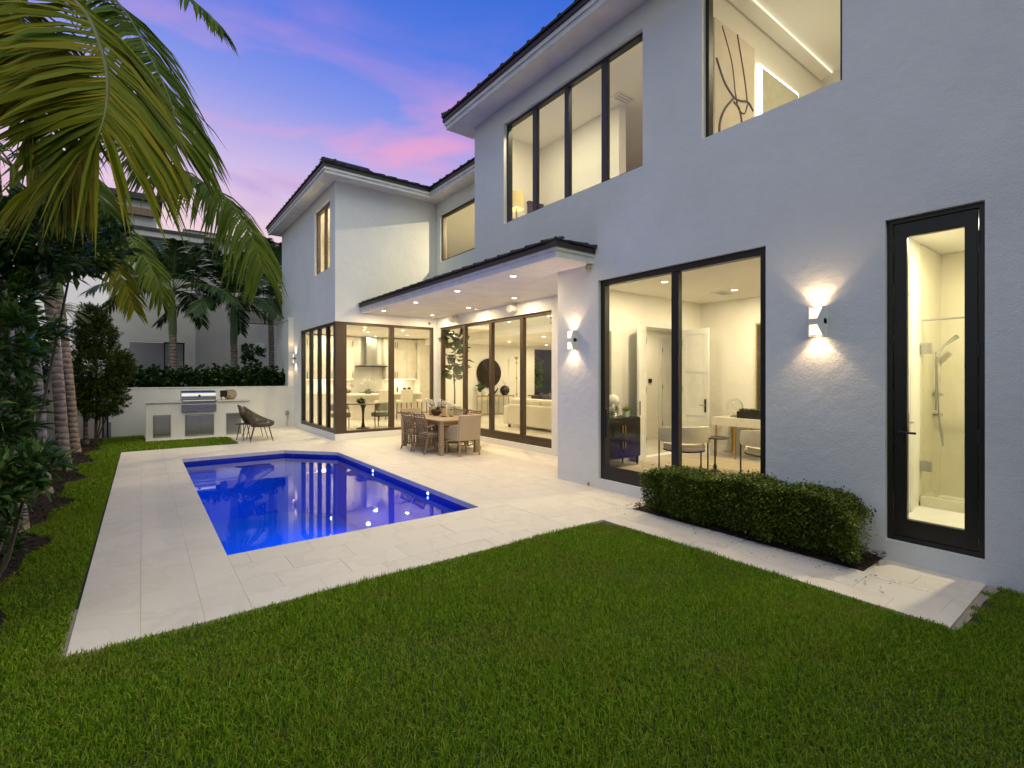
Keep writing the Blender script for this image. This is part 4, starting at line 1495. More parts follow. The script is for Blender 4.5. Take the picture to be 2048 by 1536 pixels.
for i in range(40):
    x = 1.8 + i * 0.052
    cm.add([(x, 2.9 + 0.03 * (i % 2), 4.3), (x + 0.052, 2.9 + 0.03 * ((i + 1) % 2), 4.3), (x + 0.052, 2.9 + 0.03 * ((i + 1) % 2), 5.8), (x, 2.9 + 0.03 * (i % 2), 5.8)], [(0, 1, 2, 3)])
cm.build('curtain', M_curtain, wf)
MB().box((-3.5, -0.35, 7.4), (0.1, 2.6, 7.62)).build('left_eave', M_nwall, nb)
MB().box((-3.55, -0.4, 7.62), (0.15, 2.6, 7.75)).build('left_roof_edge', M_roof, nb)
MB().box((-3.6, 0.8, 7.75), (-1.5, 3.2, 9.1)).build('upper_block', M_nwall, nb)
MB().box((-3.7, 0.6, 8.45), (-1.6, 0.795, 8.75)).build('upper_trim', M_nbrown, nb)
MB().box((-3.7, 0.55, 9.1), (-1.3, 3.3, 9.35)).build('upper_roof', M_roof, nb)
MB().box((-0.5, 2.1, 8.3), (7.2, 4, 8.5)).build('right_eave', M_nwall, nb)
MB().add([(-0.6, 2.0, 8.5), (7.3, 2.0, 8.5), (7.3, 6.0, 9.4), (0.8, 6.0, 9.4)], [(0, 1, 2, 3)]).build('right_roof', mat('matte_roof', (0.05, 0.04, 0.035), 0.95, spec=0.1), nb)
MB().box((1.93, 2.40, 2.95), (2.13, 2.5, 3.3)).build('meter_box', M_black, nb)
MB().box((2.55, 2.40, 2.95), (2.95, 2.5, 3.38)).build('panel_box', M_white, nb)
t = thing('boundary_wall', 'plain white boundary wall behind the palm row on the left', 'wall', (-3.2, 11, 0))
MB().box((-0.1, -12, -0.1), (0.1, 7.5, 1.95)).build('side_run', M_nwall, t)
MB().box((0.1, 7.3, -0.1), (2.3, 7.5, 1.95)).build('end_run', M_nwall, t)
MB().box((-0.12, -12, 1.95), (0.12, 7.52, 2.0)).build('wall_cap', M_nwall, t)

# ================================================================== VEGETATION
M_frond = leaf_mat('palm_leaflet', (0.06, 0.115, 0.012), (0.15, 0.205, 0.018), 0.55, 0.35)
M_frondy = leaf_mat('palm_leaflet_warm_tint', (0.09, 0.15, 0.010), (0.25, 0.25, 0.016), 0.55, 0.4, cc=(0.42, 0.32, 0.02))  # yellow in the colour stands in for warm light on the fronds
M_frondd = leaf_mat('palm_leaflet_dark', (0.025, 0.060, 0.016), (0.065, 0.115, 0.026), 0.42, 0.3)
M_rachis = mat('palm_rachis', (0.17, 0.17, 0.035), 0.5, c2=(0.11, 0.13, 0.025))
M_shaft = mat('palm_crownshaft', (0.10, 0.15, 0.055), 0.5, c2=(0.07, 0.115, 0.045), scale=3, stretch=(4, 4, 0.4))


def trunk_mat():
    m, n, l, b = new_mat('palm_trunk')
    tc = N(n, 'ShaderNodeTexCoord')
    wv = N(n, 'ShaderNodeTexWave')
    wv.bands_direction = 'Z'
    wv.inputs['Scale'].default_value = 2.6
    wv.inputs['Distortion'].default_value = 3.2
    wv.inputs['Detail'].default_value = 3
    wv.inputs['Detail Scale'].default_value = 2.0
    l.new(tc.outputs['Object'], wv.inputs['Vector'])
    nz = N(n, 'ShaderNodeTexNoise')
    nz.inputs['Scale'].default_value = 9
    nz.inputs['Detail'].default_value = 5
    l.new(tc.outputs['Object'], nz.inputs['Vector'])
    rp = N(n, 'ShaderNodeValToRGB')
    ramp(rp, [(0.3, (0.17, 0.125, 0.10)), (0.7, (0.34, 0.27, 0.22))])
    l.new(nz.outputs[0], rp.inputs[0])
    r2 = N(n, 'ShaderNodeValToRGB')
    ramp(r2, [(0.0, (0.45, 0.45, 0.45)), (0.25, (1, 1, 1))])
    l.new(wv.outputs[0], r2.inputs[0])
    l.new(mix_col(n, l, 1.0, rp.outputs[0], r2.outputs[0], 'MULTIPLY'), b.inputs['Base Color'])
    b.inputs['Roughness'].default_value = 0.9
    bp = N(n, 'ShaderNodeBump')
    bp.inputs['Strength'].default_value = 0.6
    bp.inputs['Distance'].default_value = 0.02
    l.new(math_node(n, l, 'ADD', nz.outputs[0], wv.outputs[0]), bp.inputs['Height'])
    l.new(bp.outputs[0], b.inputs['Normal'])
    return m


M_trunk = trunk_mat()


def catmull(pts, n):
    P = [Vector(p) for p in pts]
    P = [P[0] * 2 - P[1]] + P + [P[-1] * 2 - P[-2]]
    out = []
    segs = len(P) - 3
    for i in range(n + 1):
        u = i / n * segs
        s_ = min(int(u), segs - 1)
        t_ = u - s_
        a, b, c, d_ = P[s_:s_ + 4]
        out.append(0.5 * ((2 * b) + (c - a) * t_ + (2 * a - 5 * b + 4 * c - d_) * t_ * t_ + (3 * b - a - 3 * c + d_) * t_ ** 3))
    return out


def frond(parent, origin, pts, L, W, m, nleaf=46, droop=0.55, start=0.16, sweep=0.75, lift=0.05, jit=0.10, rr=0.016, hang=1.0):
    """pinnate leaf: tapering rachis, leaflets on both sides"""
    o = Vector(origin)
    path = catmull([Vector(p) - o for p in pts], 40)
    MBr = MB().tube(path, [rr * (1 - 0.82 * i / 40) for i in range(41)], 5)
    ra = MBr.build('frond', M_rachis, parent, smooth=True)
    vs_, fs = [], []
    k_ = 0
    for i in range(nleaf):
        t_ = start + (1 - start) * (i + 0.5) / nleaf
        x = t_ * 40
        j = min(int(x), 39)
        p = path[j].lerp(path[j + 1], x - j)
        tan = (path[j + 1] - path[j]).normalized()
        side = tan.cross(Vector((0, 0, 1)))
        if side.length < 0.15:
            side = Vector((1, 0, 0)).cross(tan)
        side.normalize()
        upv = side.cross(tan)
        prof = math.sin(math.pi * (0.18 + 0.72 * (t_ - start) / (1 - start))) ** 0.6
        for s_ in (-1, 1):
            sw = sweep + 0.5 * (t_ - start) + rnd.gauss(0, jit)
            d_ = (side * s_ + tan * sw + upv * (lift + rnd.gauss(0, jit))).normalized()
            ln = L * prof * rnd.uniform(0.85, 1.1)
            wd = (tan - d_ * tan.dot(d_)).normalized()
            wd = (wd + upv * rnd.gauss(0.0, 0.35)).normalized()
            dr = droop * rnd.uniform(0.75, 1.3) * (hang if s_ < 0 else 1.0)
            if s_ < 0 and hang > 1:
                d_ = (d_ * 0.75 + tan * 0.25).normalized()
            b = len(vs_)
            for q, wq in ((0.0, 0.45), (0.35, 1.0), (0.7, 0.8)):
                c = p + d_ * (ln * q) + Vector((0, 0, -1)) * (ln * dr * q * q)
                hw = wd * (W * 0.5 * wq)
                vs_ += [c - hw, c + hw]
            vs_.append(p + d_ * (ln * 0.97) + Vector((0, 0, -1)) * (ln * dr))
            fs += [(b, b + 1, b + 3), (b, b + 3, b + 2), (b + 2, b + 3, b + 5), (b + 2, b + 5, b + 4), (b + 4, b + 5, b + 6)]
    lf = link('leaflets', np_mesh('leaflets', np.array([tuple(v_) for v_ in vs_]), np.array(fs)), m, ra)
    lf['kind'] = 'stuff'
    return ra


def auto_frond(parent, origin, crown, az, el, length, m, L, W, sag=1.0, n=36, **kw):
    c = Vector(crown)
    h = Vector((math.cos(az), math.sin(az), 0))
    pts = []
    for i in range(6):
        t_ = i / 5
        pts.append(c + h * (length * t_ * math.cos(el) * (1 - 0.12 * t_)) + Vector((0, 0, length * (t_ * math.sin(el) - sag * 0.62 * t_ * t_))))
    return frond(parent, origin, pts, L, W, m, nleaf=n, **kw)


def palm(label, base, crown, r0, r1, group='palms along the left border', shaft=0.9):
    t = thing('palm_tree', label, 'palm tree', base, group=group)
    b, c = Vector(base), Vector(crown)
    v = c - b
    k_ = 60
    zs = 1 - shaft / v.length
    path = [v * (i / k_ * zs) + Vector((0.03 * math.sin(i / k_ * 3), 0, 0)) for i in range(k_ + 1)]
    rad = []
    for i in range(k_ + 1):
        q = i / k_
        rad.append((r0 + (r1 - r0) * min(1, q * 1.3) + 0.04 * math.exp(-q * 14)) * (1 + rnd.uniform(-0.02, 0.03)))
    MB().tube(path, rad, 12).build('trunk', M_trunk, t, smooth=60)
    e0 = path[-1]
    MB().tube([e0, e0.lerp(v, 0.15), e0.lerp(v, 0.5), v], [r1 * 1.02, r1 * 1.12, r1 * 1.0, r1 * 0.55], 12).build('crownshaft', M_shaft, t, smooth=True)
    return t


B0 = (-1.3, 5.9, -0.02)
p0 = palm('palm tree nearest the camera with a large hanging frond coloured yellow as if warmly lit', B0, (-1.25, 5.82, 4.35), 0.16, 0.12)
frond(p0, B0, [(-1.25, 5.82, 4.35), (-0.87, 5.35, 4.81), (-0.57, 4.94, 4.65), (-0.33, 4.58, 4.32), (-0.21, 4.3, 3.9), (-0.18, 4.14, 3.58), (-0.21, 4.04, 3.29), (-0.32, 4.06, 3.07), (-0.46, 4.11, 2.9)], 0.66, 0.036, M_frondy, nleaf=190, droop=0.30, hang=2.0, sweep=0.35, jit=0.08, rr=0.02)
frond(p0, B0, [(-1.25, 5.82, 4.3), (-1.0, 5.3, 4.55), (-0.78, 4.85, 4.4), (-0.62, 4.5, 4.05), (-0.55, 4.3, 3.6), (-0.55, 4.25, 3.2)], 0.6, 0.034, M_frondy, nleaf=110, droop=0.5)
for az, el in ((2.4, 0.7), (3.3, 0.6), (4.2, 0.8), (1.6, 0.9)):
    auto_frond(p0, B0, (-1.25, 5.82, 4.35), az, el, 1.9, M_frond, 0.5, 0.036)
B1 = (-1.19, 7.73, -0.02)
C1 = (-1.42, 7.9, 5.0)
p1 = palm('stout palm trunk at the left picture edge with fronds against the sky', B1, C1, 0.145, 0.10)
frond(p1, B1, [C1, (-0.97, 7.37, 5.95), (-0.56, 6.81, 5.95), (-0.23, 6.44, 5.58), (-0.08, 6.2, 5.28), (0.03, 6.05, 4.98), (0.16, 5.89, 4.62), (0.24, 5.77, 4.32), (0.26, 5.69, 4.0), (0.27, 5.68, 3.74)], 0.66, 0.036, M_frond, nleaf=130, droop=0.6, sweep=0.5)
frond(p1, B1, [C1, (-0.75, 7.1, 6.2), (-0.22, 6.3, 6.1), (0.14, 5.79, 5.62), (0.38, 5.48, 5.27), (0.5, 5.32, 5.09), (0.59, 5.2, 4.92)], 0.34, 0.03, M_frond, nleaf=46, droop=0.45, sweep=1.2)
frond(p1, B1, [C1, (-1.18, 7.53, 5.43), (-0.91, 7.2, 5.25), (-0.68, 6.9, 4.87), (-0.55, 6.68, 4.4)], 0.58, 0.04, M_frond, nleaf=54, droop=0.3)
frond(p1, B1, [C1, (-1.31, 7.63, 5.2), (-0.97, 7.12, 4.86), (-0.77, 6.85, 4.35), (-0.66, 6.63, 3.8)], 0.58, 0.04, M_frond, nleaf=54, droop=0.35)
for az, el in ((2.6, 0.7), (3.6, 0.5), (4.6, 0.5), (1.5, 0.9)):
    auto_frond(p1, B1, C1, az, el, 1.9, M_frond, 0.5, 0.036)
B2 = (-1.18, 9.98, -0.02)
C2 = (-1.48, 10.0, 4.75)
p2 = palm('leaning grey palm trunk, second from the left edge', B2, C2, 0.095, 0.08)
frond(p2, B2, [C2, (-1.16, 9.65, 4.98), (-0.57, 8.82, 4.95), (0.05, 7.86, 4.62), (0.29, 7.42, 4.36), (0.54, 7.11, 4.15), (0.82, 6.77, 3.87), (1.02, 6.5, 3.41), (1.14, 6.34, 2.95)], 0.66, 0.038, M_frond, nleaf=140, droop=0.75, start=0.3, sweep=0.5)
frond(p2, B2, [C2, (-1.1, 9.5, 4.9), (-0.7, 8.9, 4.6), (-0.45, 8.5, 4.1), (-0.35, 8.3, 3.6)], 0.55, 0.04, M_frond, nleaf=54, droop=0.5)
for az, el in ((2.6, 0.8), (3.6, 0.6), (4.4, 0.5), (1.3, 0.9)):
    auto_frond(p2, B2, C2, az, el, 1.9, M_frondd, 0.48, 0.034)
B3 = (-1.15, 12.23, -0.02)
C3 = (-1.46, 12.2, 4.55)
p3 = palm('leaning grey palm trunk, third from the left edge', B3, C3, 0.095, 0.08)
frond(p3, B3, [C3, (-1.07, 11.46, 4.79), (-0.74, 10.96, 4.38), (-0.46, 10.49, 3.82), (-0.24, 10.2, 3.27), (-0.1, 10.04, 2.81)], 0.5, 0.034, M_frondy, nleaf=110, droop=0.35, sweep=0.8)
frond(p3, B3, [C3, (-0.81, 11.51, 4.86), (-0.38, 10.93, 4.45), (-0.03, 10.42, 3.87), (0.19, 10.13, 3.35), (0.27, 10.07, 2.97)], 0.5, 0.034, M_frond, nleaf=110, droop=0.5, sweep=0.7)
for az, el in ((2.4, 0.8), (3.4, 0.6), (4.5, 0.5), (1.4, 0.8)):
    auto_frond(p3, B3, C3, az, el, 1.9, M_frondd, 0.45, 0.034)
B4 = (-1.22, 14.88, -0.02)
C4 = (-1.55, 14.9, 4.4)
p4 = palm('slim ringed palm trunk, fourth from the left edge', B4, C4, 0.088, 0.075)
for az, el in ((0.1, 0.9), (5.4, 0.5), (2.4, 0.7), (3.6, 0.6), (1.2, 0.8)):
    auto_frond(p4, B4, C4, az, el, 1.7, M_frond, 0.42, 0.032)
# old flower stalk below the crownshaft of the fourth palm
sk = MB()
for i in range(26):
    a, e_ = rnd.uniform(-1.4, 1.0), rnd.uniform(-0.7, 0.5)
    L_ = rnd.uniform(0.3, 0.62)
    d_ = Vector((math.cos(a) * math.cos(e_), math.sin(a) * math.cos(e_), math.sin(e_)))
    s0 = Vector((-0.28, 0.0, 3.3))
    sk.tube([s0, s0 + d_ * L_ * 0.5 + Vector((0, 0, 0.03)), s0 + d_ * L_ + Vector((0, 0, -0.10))], [0.008, 0.006, 0.003], 4)
tag(sk.build('flower_stalk', mat('dry_stalk', (0.30, 0.32, 0.20), 0.8), p4), kind='stuff')
palm('thin reddish young palm trunk beside the dense conical shrub', (-1.15, 16.6, -0.02), (-1.3, 16.7, 2.6), 0.05, 0.04)

FP = [((0.87, 21.3, 0), (0.87, 21.3, 4.75), 'far palm with a swollen green crownshaft behind the grill', 20), ((2.76, 21.1, 0), (2.76, 21.1, 4.5), 'far palm with a slim trunk beside the neighbouring window', 19), ((4.6, 24.0, 0), (4.6, 24.0, 5.6), 'dark palm half hidden behind the far eave corner', 18)]
for base, crown, lb, nf in FP:
    t = palm(lb, base, crown, 0.125, 0.115, 'palms behind the garden wall', shaft=1.55)
    for i in range(nf):
        az = 2 * math.pi * i / nf + rnd.uniform(-0.2, 0.2)
        auto_frond(t, base, crown, az, (0.3, 1.0, 0.65, 1.3)[i % 4], rnd.uniform(3.0, 4.2), M_frondd, 0.62, 0.05, sag=rnd.uniform(0.55, 0.95), n=62, droop=0.4)
    if nf == 20:
        auto_frond(t, base, Vector(crown) - Vector((0, 0, 0.1)), -0.3, 0.25, 1.7, mat('dead_frond', (0.22, 0.15, 0.09), 0.8), 0.4, 0.03, sag=0.5, n=40, droop=0.6)


def shrub(name, label, cat, base, blobs, nros, per, L, W, m, stem=True, group=None, droop=0.12, inner=0.55, out=0.8, spread=1.0):
    """whorls of leaves at twig ends inside a set of ellipsoids (centre, radii), plus real stems"""
    t = thing(name, label, cat, base, group=group)
    vol = np.array([b[1][0] * b[1][1] * b[1][2] for b in blobs]) ** 0.67
    cnt = np.maximum(1, (nros * vol / vol.sum()).astype(int))
    P, D = [], []
    for (c, r), k_ in zip(blobs, cnt):
        d_ = unit(nrg.normal(0, 1, (k_, 3)))
        rad = nrg.uniform(inner, 1.0, (k_, 1)) ** 0.7 * nrg.uniform(0.88, 1.08, (k_, 1))
        p = np.array(c) + d_ * rad * np.array(r)
        P.append(p)
        D.append(d_ * out + np.array([0, 0, 0.55]))
    P, D = np.concatenate(P), unit(np.concatenate(D))
    tips = P
    P = np.repeat(P, per, 0)
    D = np.repeat(D, per, 0)
    dirs = D + nrg.normal(0, 0.62 * spread, P.shape)
    P = P + D * nrg.uniform(-0.5, 0.3, (len(P), 1)) * L
    v, f = leaf_arrays(P - np.array(base), dirs, nrg.uniform(0.7, 1.15, len(P)) * L, nrg.uniform(0.8, 1.15, len(P)) * W, droop=droop)
    fo = link('foliage', np_mesh('foliage', v, f), m, t)
    fo['kind'] = 'stuff'
    if stem:
        s_ = MB()
        b = Vector(base)
        for (c, r) in blobs:
            s_.tube([Vector((0, 0, 0)), (Vector(c) - b) * 0.5 + Vector((0.05, 0.02, -0.05)), Vector(c) - b], [0.02, 0.014, 0.008], 5)
        idx = nrg.choice(len(tips), min(len(tips), 60), replace=False)
        for i in idx:
            p = Vector(tips[i])
            c = min((Vector(q[0]) for q in blobs), key=lambda q: (q - p).length)
            s_.tube([c - b, (c + p) / 2 - b + Vector((0, 0, -0.02)), p - b], [0.007, 0.005, 0.003], 4)
        s_.build('stems', M_stem, t)['kind'] = 'stuff'
    return t


M_stem = mat('woody_stem', (0.10, 0.075, 0.05), 0.9, scale=20)
M_bigleaf = leaf_mat('glossy_leaf', (0.028, 0.080, 0.018), (0.065, 0.14, 0.030), 0.28, 0.25, cc=(0.16, 0.21, 0.04))
M_podo = leaf_mat('podocarpus_leaf', (0.024, 0.058, 0.010), (0.075, 0.12, 0.016), 0.4, 0.25, cc=(0.18, 0.19, 0.03))
M_hedge = leaf_mat('clusia_leaf', (0.014, 0.045, 0.010), (0.04, 0.09, 0.018), 0.3, 0.15)
M_grape = leaf_mat('round_leaf', (0.010, 0.035, 0.008), (0.035, 0.085, 0.014), 0.35, 0.2)
M_box = leaf_mat('box_leaf', (0.035, 0.068, 0.007), (0.14, 0.20, 0.018), 0.32, 0.3, cc=(0.30, 0.32, 0.05))

shrub('broadleaf_shrub', 'large glossy dark shrub at the left edge in front of the palms', 'shrub', (-1.0, 5.6, 0),
      [((-0.72, 5.72, 2.95), (0.42, 0.42, 0.38)), ((-0.50, 6.27, 3.05), (0.42, 0.42, 0.40)), ((-0.92, 5.7, 2.45), (0.3, 0.32, 0.3)), ((-0.76, 5.0, 2.0), (0.26, 0.32, 0.25)), ((-0.84, 5.05, 1.5), (0.22, 0.3, 0.26))],
      560, 9, 0.135, 0.042, M_bigleaf, spread=0.9, inner=0.3)
shrub('broadleaf_shrub', 'low glossy shrub hiding the nearest palm trunk base', 'shrub', (-0.95, 4.7, 0),
      [((-0.58, 4.50, 1.14), (0.17, 0.2, 0.14)), ((-0.76, 4.42, 1.05), (0.2, 0.22, 0.2)), ((-0.95, 4.8, 0.8), (0.25, 0.3, 0.25))],
      150, 9, 0.12, 0.04, M_bigleaf, inner=0.3)
shrub('conical_shrub', 'dense conical dark green shrub at the left end of the garden wall', 'shrub', (-0.95, 16.2, 0),
      [((-0.95, 16.2, 2.75), (0.5, 0.5, 0.55)), ((-0.92, 16.15, 1.9), (0.68, 0.6, 0.75)), ((-0.85, 16.15, 1.2), (0.62, 0.55, 0.55)), ((-0.42, 16.1, 2.0), (0.30, 0.3, 0.45)), ((-1.0, 16.2, 3.2), (0.35, 0.35, 0.4))],
      4200, 12, 0.085, 0.019, M_podo, inner=0.35)
hb = []
for i in range(13):
    y = 6.2 + i * 0.95
    hb.append(((-2.35 + rnd.uniform(-0.1, 0.1), y, 1.1), (0.5, 0.65, 1.15)))
    hb.append(((-2.3 + rnd.uniform(-0.1, 0.1), y + 0.4, 2.1 + rnd.uniform(-0.2, 0.4)), (0.45, 0.6, 0.65)))
shrub('clusia_hedge', 'tall dark hedge running behind the row of palm trunks', 'hedge', (-2.35, 11.5, 0), hb, 6500, 6, 0.09, 0.06, M_hedge, inner=0.4)
hb = [((-0.6 + 0.42 * i, 18.55 + rnd.uniform(-0.05, 0.1), 1.55 + rnd.uniform(-0.06, 0.1)), (0.36, 0.3, 0.52)) for i in range(12)]
shrub('round_leaf_hedge', 'dark round leaved hedge rising behind the low garden wall', 'hedge', (1.7, 18.55, 0), hb, 2300, 5, 0.11, 0.11, M_grape, droop=0.3, inner=0.3)
shrub('sea_grape', 'small round leaved shrub standing above the hedge near the house corner', 'shrub', (3.05, 18.9, 0),
      [((3.02, 18.9, 2.55), (0.36, 0.3, 0.30)), ((3.0, 18.9, 2.2), (0.25, 0.22, 0.25))], 46, 5, 0.16, 0.14, M_grape, droop=0.25)
for i, (x, y, s_, lb) in enumerate(((-1.35, 8.6, 0.25, 'small green seedling clump between the first two palm trunks'), (-1.5, 11.0, 0.32, 'small leafy clump between the second and third palm trunks'), (-1.1, 6.7, 0.2, 'small leafy clump in the mulch near the left edge'))):
    shrub('ground_plant', lb, 'plant', (x, y, -0.02), [((x, y, s_ * 0.6), (s_, s_ * 1.3, s_ * 0.6))], 60, 6, 0.07, 0.03, M_bigleaf, stem=False, group='small plants in the mulch bed')

# unseen tall hedge, added behind the camera to shade the near lawn
hb = []
for i in range(11):
    x = -4.5 + i * 1.15
    hb.append(((x, -3.1 + rnd.uniform(-0.15, 0.15), 1.3), (0.75, 0.6, 1.5)))
    hb.append(((x + 0.5, -3.1 + rnd.uniform(-0.15, 0.15), 3.7 + rnd.uniform(-0.3, 0.3)), (0.75, 0.6, 1.7)))
shrub('added_shade_hedge', 'tall unseen hedge added behind the camera to darken the near lawn', 'hedge', (0.5, -3.1, 0), hb, 2600, 5, 0.26, 0.16, M_hedge, inner=0.2)

# box hedge by the house wall: many tiny leaves in a clipped loose block
t = thing('box_hedge', 'clipped small leaved box hedge below the study door and wall', 'hedge', (5.3, 2.95, 0))
n = 62000
uu = nrg.uniform(0, 1, n)
yy = 1.62 + 2.36 * uu
lim = 0.03 * np.sin(yy * 7) + 0.025 * np.sin(yy * 17 + 1)
top = 0.585 + 0.025 * np.sin(yy * 3.1) + 0.02 * np.sin(yy * 9 + 2)
face = nrg.uniform(0, 1, n)
x0, x1 = 5.02, 5.60
xx = np.where(face < 0.45, x0 + np.abs(nrg.normal(0, 0.10, n)), nrg.uniform(x0, x1, n))
zz_ = np.where(face < 0.45, nrg.uniform(0.12, 1, n) * top, top - np.abs(nrg.normal(0, 0.08, n)))
inn = face > 0.93
zz_ = np.where(inn, nrg.uniform(0.15, 0.55, n), zz_)
# round the shoulders and ends, tuck in the bottom
sh = np.clip((zz_ - 0.44) / 0.2, 0, 1)
xx = np.maximum(xx, x0 + 0.09 * sh * nrg.uniform(0.5, 1.3, n))
xx = xx + lim + 0.10 * np.clip((0.34 - zz_) / 0.3, 0, 1)
endk = np.minimum(uu, 1 - uu)
keep = (endk > 0.012) | (nrg.uniform(0, 1, n) < 0.5)
keep &= ~((endk < 0.05) & (zz_ > top - 0.08 + endk))
xx, yy, zz_ = xx[keep], yy[keep], zz_[keep] + nrg.normal(0, 0.012, keep.sum())
sp = nrg.uniform(0, 1, len(xx)) < 0.05
zz_ = zz_ + np.where(sp & (zz_ > 0.5), nrg.uniform(0, 0.07, len(xx)), 0)
dirs = nrg.normal(0, 1, (len(xx), 3)) + np.array([-0.5, 0, 0.6])
v, f = leaf_arrays(np.stack([xx, yy, zz_], 1) - np.array([5.3, 2.95, 0]), dirs, nrg.uniform(0.020, 0.040, len(xx)), nrg.uniform(0.014, 0.024, len(xx)), fold=0.15)
link('foliage', np_mesh('foliage', v, f), M_box, t)['kind'] = 'stuff'
sm = MB()
for i in range(70):
    y, x = rnd.uniform(1.75, 3.9), rnd.uniform(5.2, 5.45)
    sm.tube([(x - 5.3, y - 2.95, 0.02), (x - 5.3 + rnd.uniform(-.1, .1), y - 2.95 + rnd.uniform(-.1, .1), 0.3), (x - 5.3 + rnd.uniform(-.25, .2), y - 2.95 + rnd.uniform(-.15, .15), rnd.uniform(0.4, 0.6))], [0.006, 0.005, 0.002], 4)
sm.build('stems', M_stem, t)['kind'] = 'stuff'

# ------------------------------------------------------------------ grass
M_grass = leaf_mat('grass_blade', (0.095, 0.200, 0.006), (0.200, 0.350, 0.012), 0.6, 0.35, cc=(0.38, 0.39, 0.06))
# uneven sward: thin, yellower patches drift through the green
gn, gl_ = M_grass.node_tree.nodes, M_grass.node_tree.links
gtc = N(gn, 'ShaderNodeTexCoord')
gnz = N(gn, 'ShaderNodeTexNoise')
gnz.inputs['Scale'].default_value = 1.7
gnz.inputs['Detail'].default_value = 6
gnz.inputs['Roughness'].default_value = 0.65
gl_.new(gtc.outputs['Object'], gnz.inputs['Vector'])
grp = N(gn, 'ShaderNodeValToRGB')
ramp(grp, [(0.50, (0, 0, 0)), (0.68, (0.6, 0.6, 0.6))])
gl_.new(gnz.outputs[0], grp.inputs[0])
gramp = [q for q in gn if q.type == 'VALTORGB' and q != grp][0]
gmix = mix_col(gn, gl_, grp.outputs[0], gramp.outputs[0], (0.24, 0.25, 0.035))
gl_.new(gmix, gn['Principled BSDF'].inputs['Base Color'])
gl_.new(gmix, [q for q in gn if q.type == 'BSDF_TRANSLUCENT'][0].inputs['Color'])


def in_lawn(x, y):
    me_ = -0.86 + 0.10 * np.sin(2.9 * y + 0.6) + 0.06 * np.sin(6.3 * y + 1.0)
    a = (x > me_ - 0.03) & (x < -0.40) & (y < 17.85)
    b = (x >= -0.40) & (x < 4.45) & (y < 4.075)
    # rounded inner corner of the lawn
    b &= ~((x > 4.12) & (y > 3.76) & ((x - 4.12) ** 2 + (y - 3.76) ** 2 > 0.30 ** 2))
    c = (x >= 4.43) & (x < 5.62) & (y < 0.81 + 0.07 * np.sin(x * 9) * np.sin(x * 23))
    d_ = (x >= -0.40) & (x < 1.98) & (y > 14.34) & (y < 16.10)
    d_ &= ~((x > 1.6) & (y > 15.7) & ((x - 1.6) ** 2 + (y - 15.7) ** 2 > 0.38 ** 2))
    e_ = (x >= -0.40) & (x < 0.05) & (y >= 16.1) & (y < 17.85)
    return a | b | c | d_ | e_


def grass_patch(x0, x1, y0, y1, dens, Lm, Wm):
    n_ = int((x1 - x0) * (y1 - y0) * dens)
    x, y = nrg.uniform(x0, x1, n_), nrg.uniform(y0, y1, n_)
    # keep what the photograph can see plus a margin: in front of the camera
    dpt = x * 0.6025 + y * 0.798
    lat = (x * 0.798 - y * 0.6025)
    k_ = in_lawn(x, y) & (dpt > 1.3) & (np.abs(lat) < dpt * 1.25 + 0.5)
    x, y = x[k_], y[k_]
    n_ = len(x)
    # patchy sward
    ph = 0.75 + 0.25 * np.sin(x * 3.1 + 1.3 * np.sin(y * 2.3)) * np.sin(y * 2.7 + 0.8 * np.sin(x * 1.9))
    L_ = nrg.uniform(0.4, 1.3, n_) * Lm * ph
    W_ = nrg.uniform(0.5, 1.45, n_) * Wm
    az_ = nrg.uniform(0, 2 * np.pi, n_)
    lean = nrg.uniform(0.15, 1.1, n_)
    dx, dy = np.cos(az_), np.sin(az_)
    sx_, sy_ = -dy, dx
    tw = nrg.uniform(-0.6, 0.6, n_)
    sx_, sy_ = sx_ * np.cos(tw) + dx * np.sin(tw), sy_ * np.cos(tw) + dy * np.sin(tw)
    b = np.stack([x, y, np.full(n_, -0.014)], 1)
    h = np.stack([dx, dy, np.zeros(n_)], 1)
    s_ = np.stack([sx_, sy_, np.zeros(n_)], 1)
    up_ = np.array([[0, 0, 1.0]])
    m_ = b + up_ * (L_ * 0.55)[:, None] + h * (L_ * 0.25 * lean)[:, None]
    t_ = b + up_ * (L_ * (0.98 - 0.28 * lean))[:, None] + h * (L_ * 0.8 * lean)[:, None]
    w = (W_ * 0.5)[:, None]
    v_ = np.stack([b - s_ * w * 0.7, b + s_ * w * 0.7, m_ - s_ * w, m_ + s_ * w, t_], 1).reshape(-1, 3)
    tri = np.array([[0, 1, 3], [0, 3, 2], [2, 3, 4]])
    f_ = (np.arange(n_)[:, None, None] * 5 + tri[None]).reshape(-1, 3)
    return v_, f_


gp = [grass_patch(-1.3, 5.64, -2.6, 2.6, 16000, 0.058, 0.0046), grass_patch(-1.3, 4.5, 2.6, 4.1, 14000, 0.058, 0.005), grass_patch(-1.3, -0.38, 4.1, 8.5, 9000, 0.058, 0.0062),
      grass_patch(-1.3, -0.38, 8.5, 13, 4200, 0.07, 0.010), grass_patch(-1.3, 2.0, 13, 17.9, 3000, 0.065, 0.012)]
v, f = merge(gp)
tag(link('grass', np_mesh('grass', v, f), M_grass), 'thick green lawn grass around the pool patio', 'grass', kind='stuff')

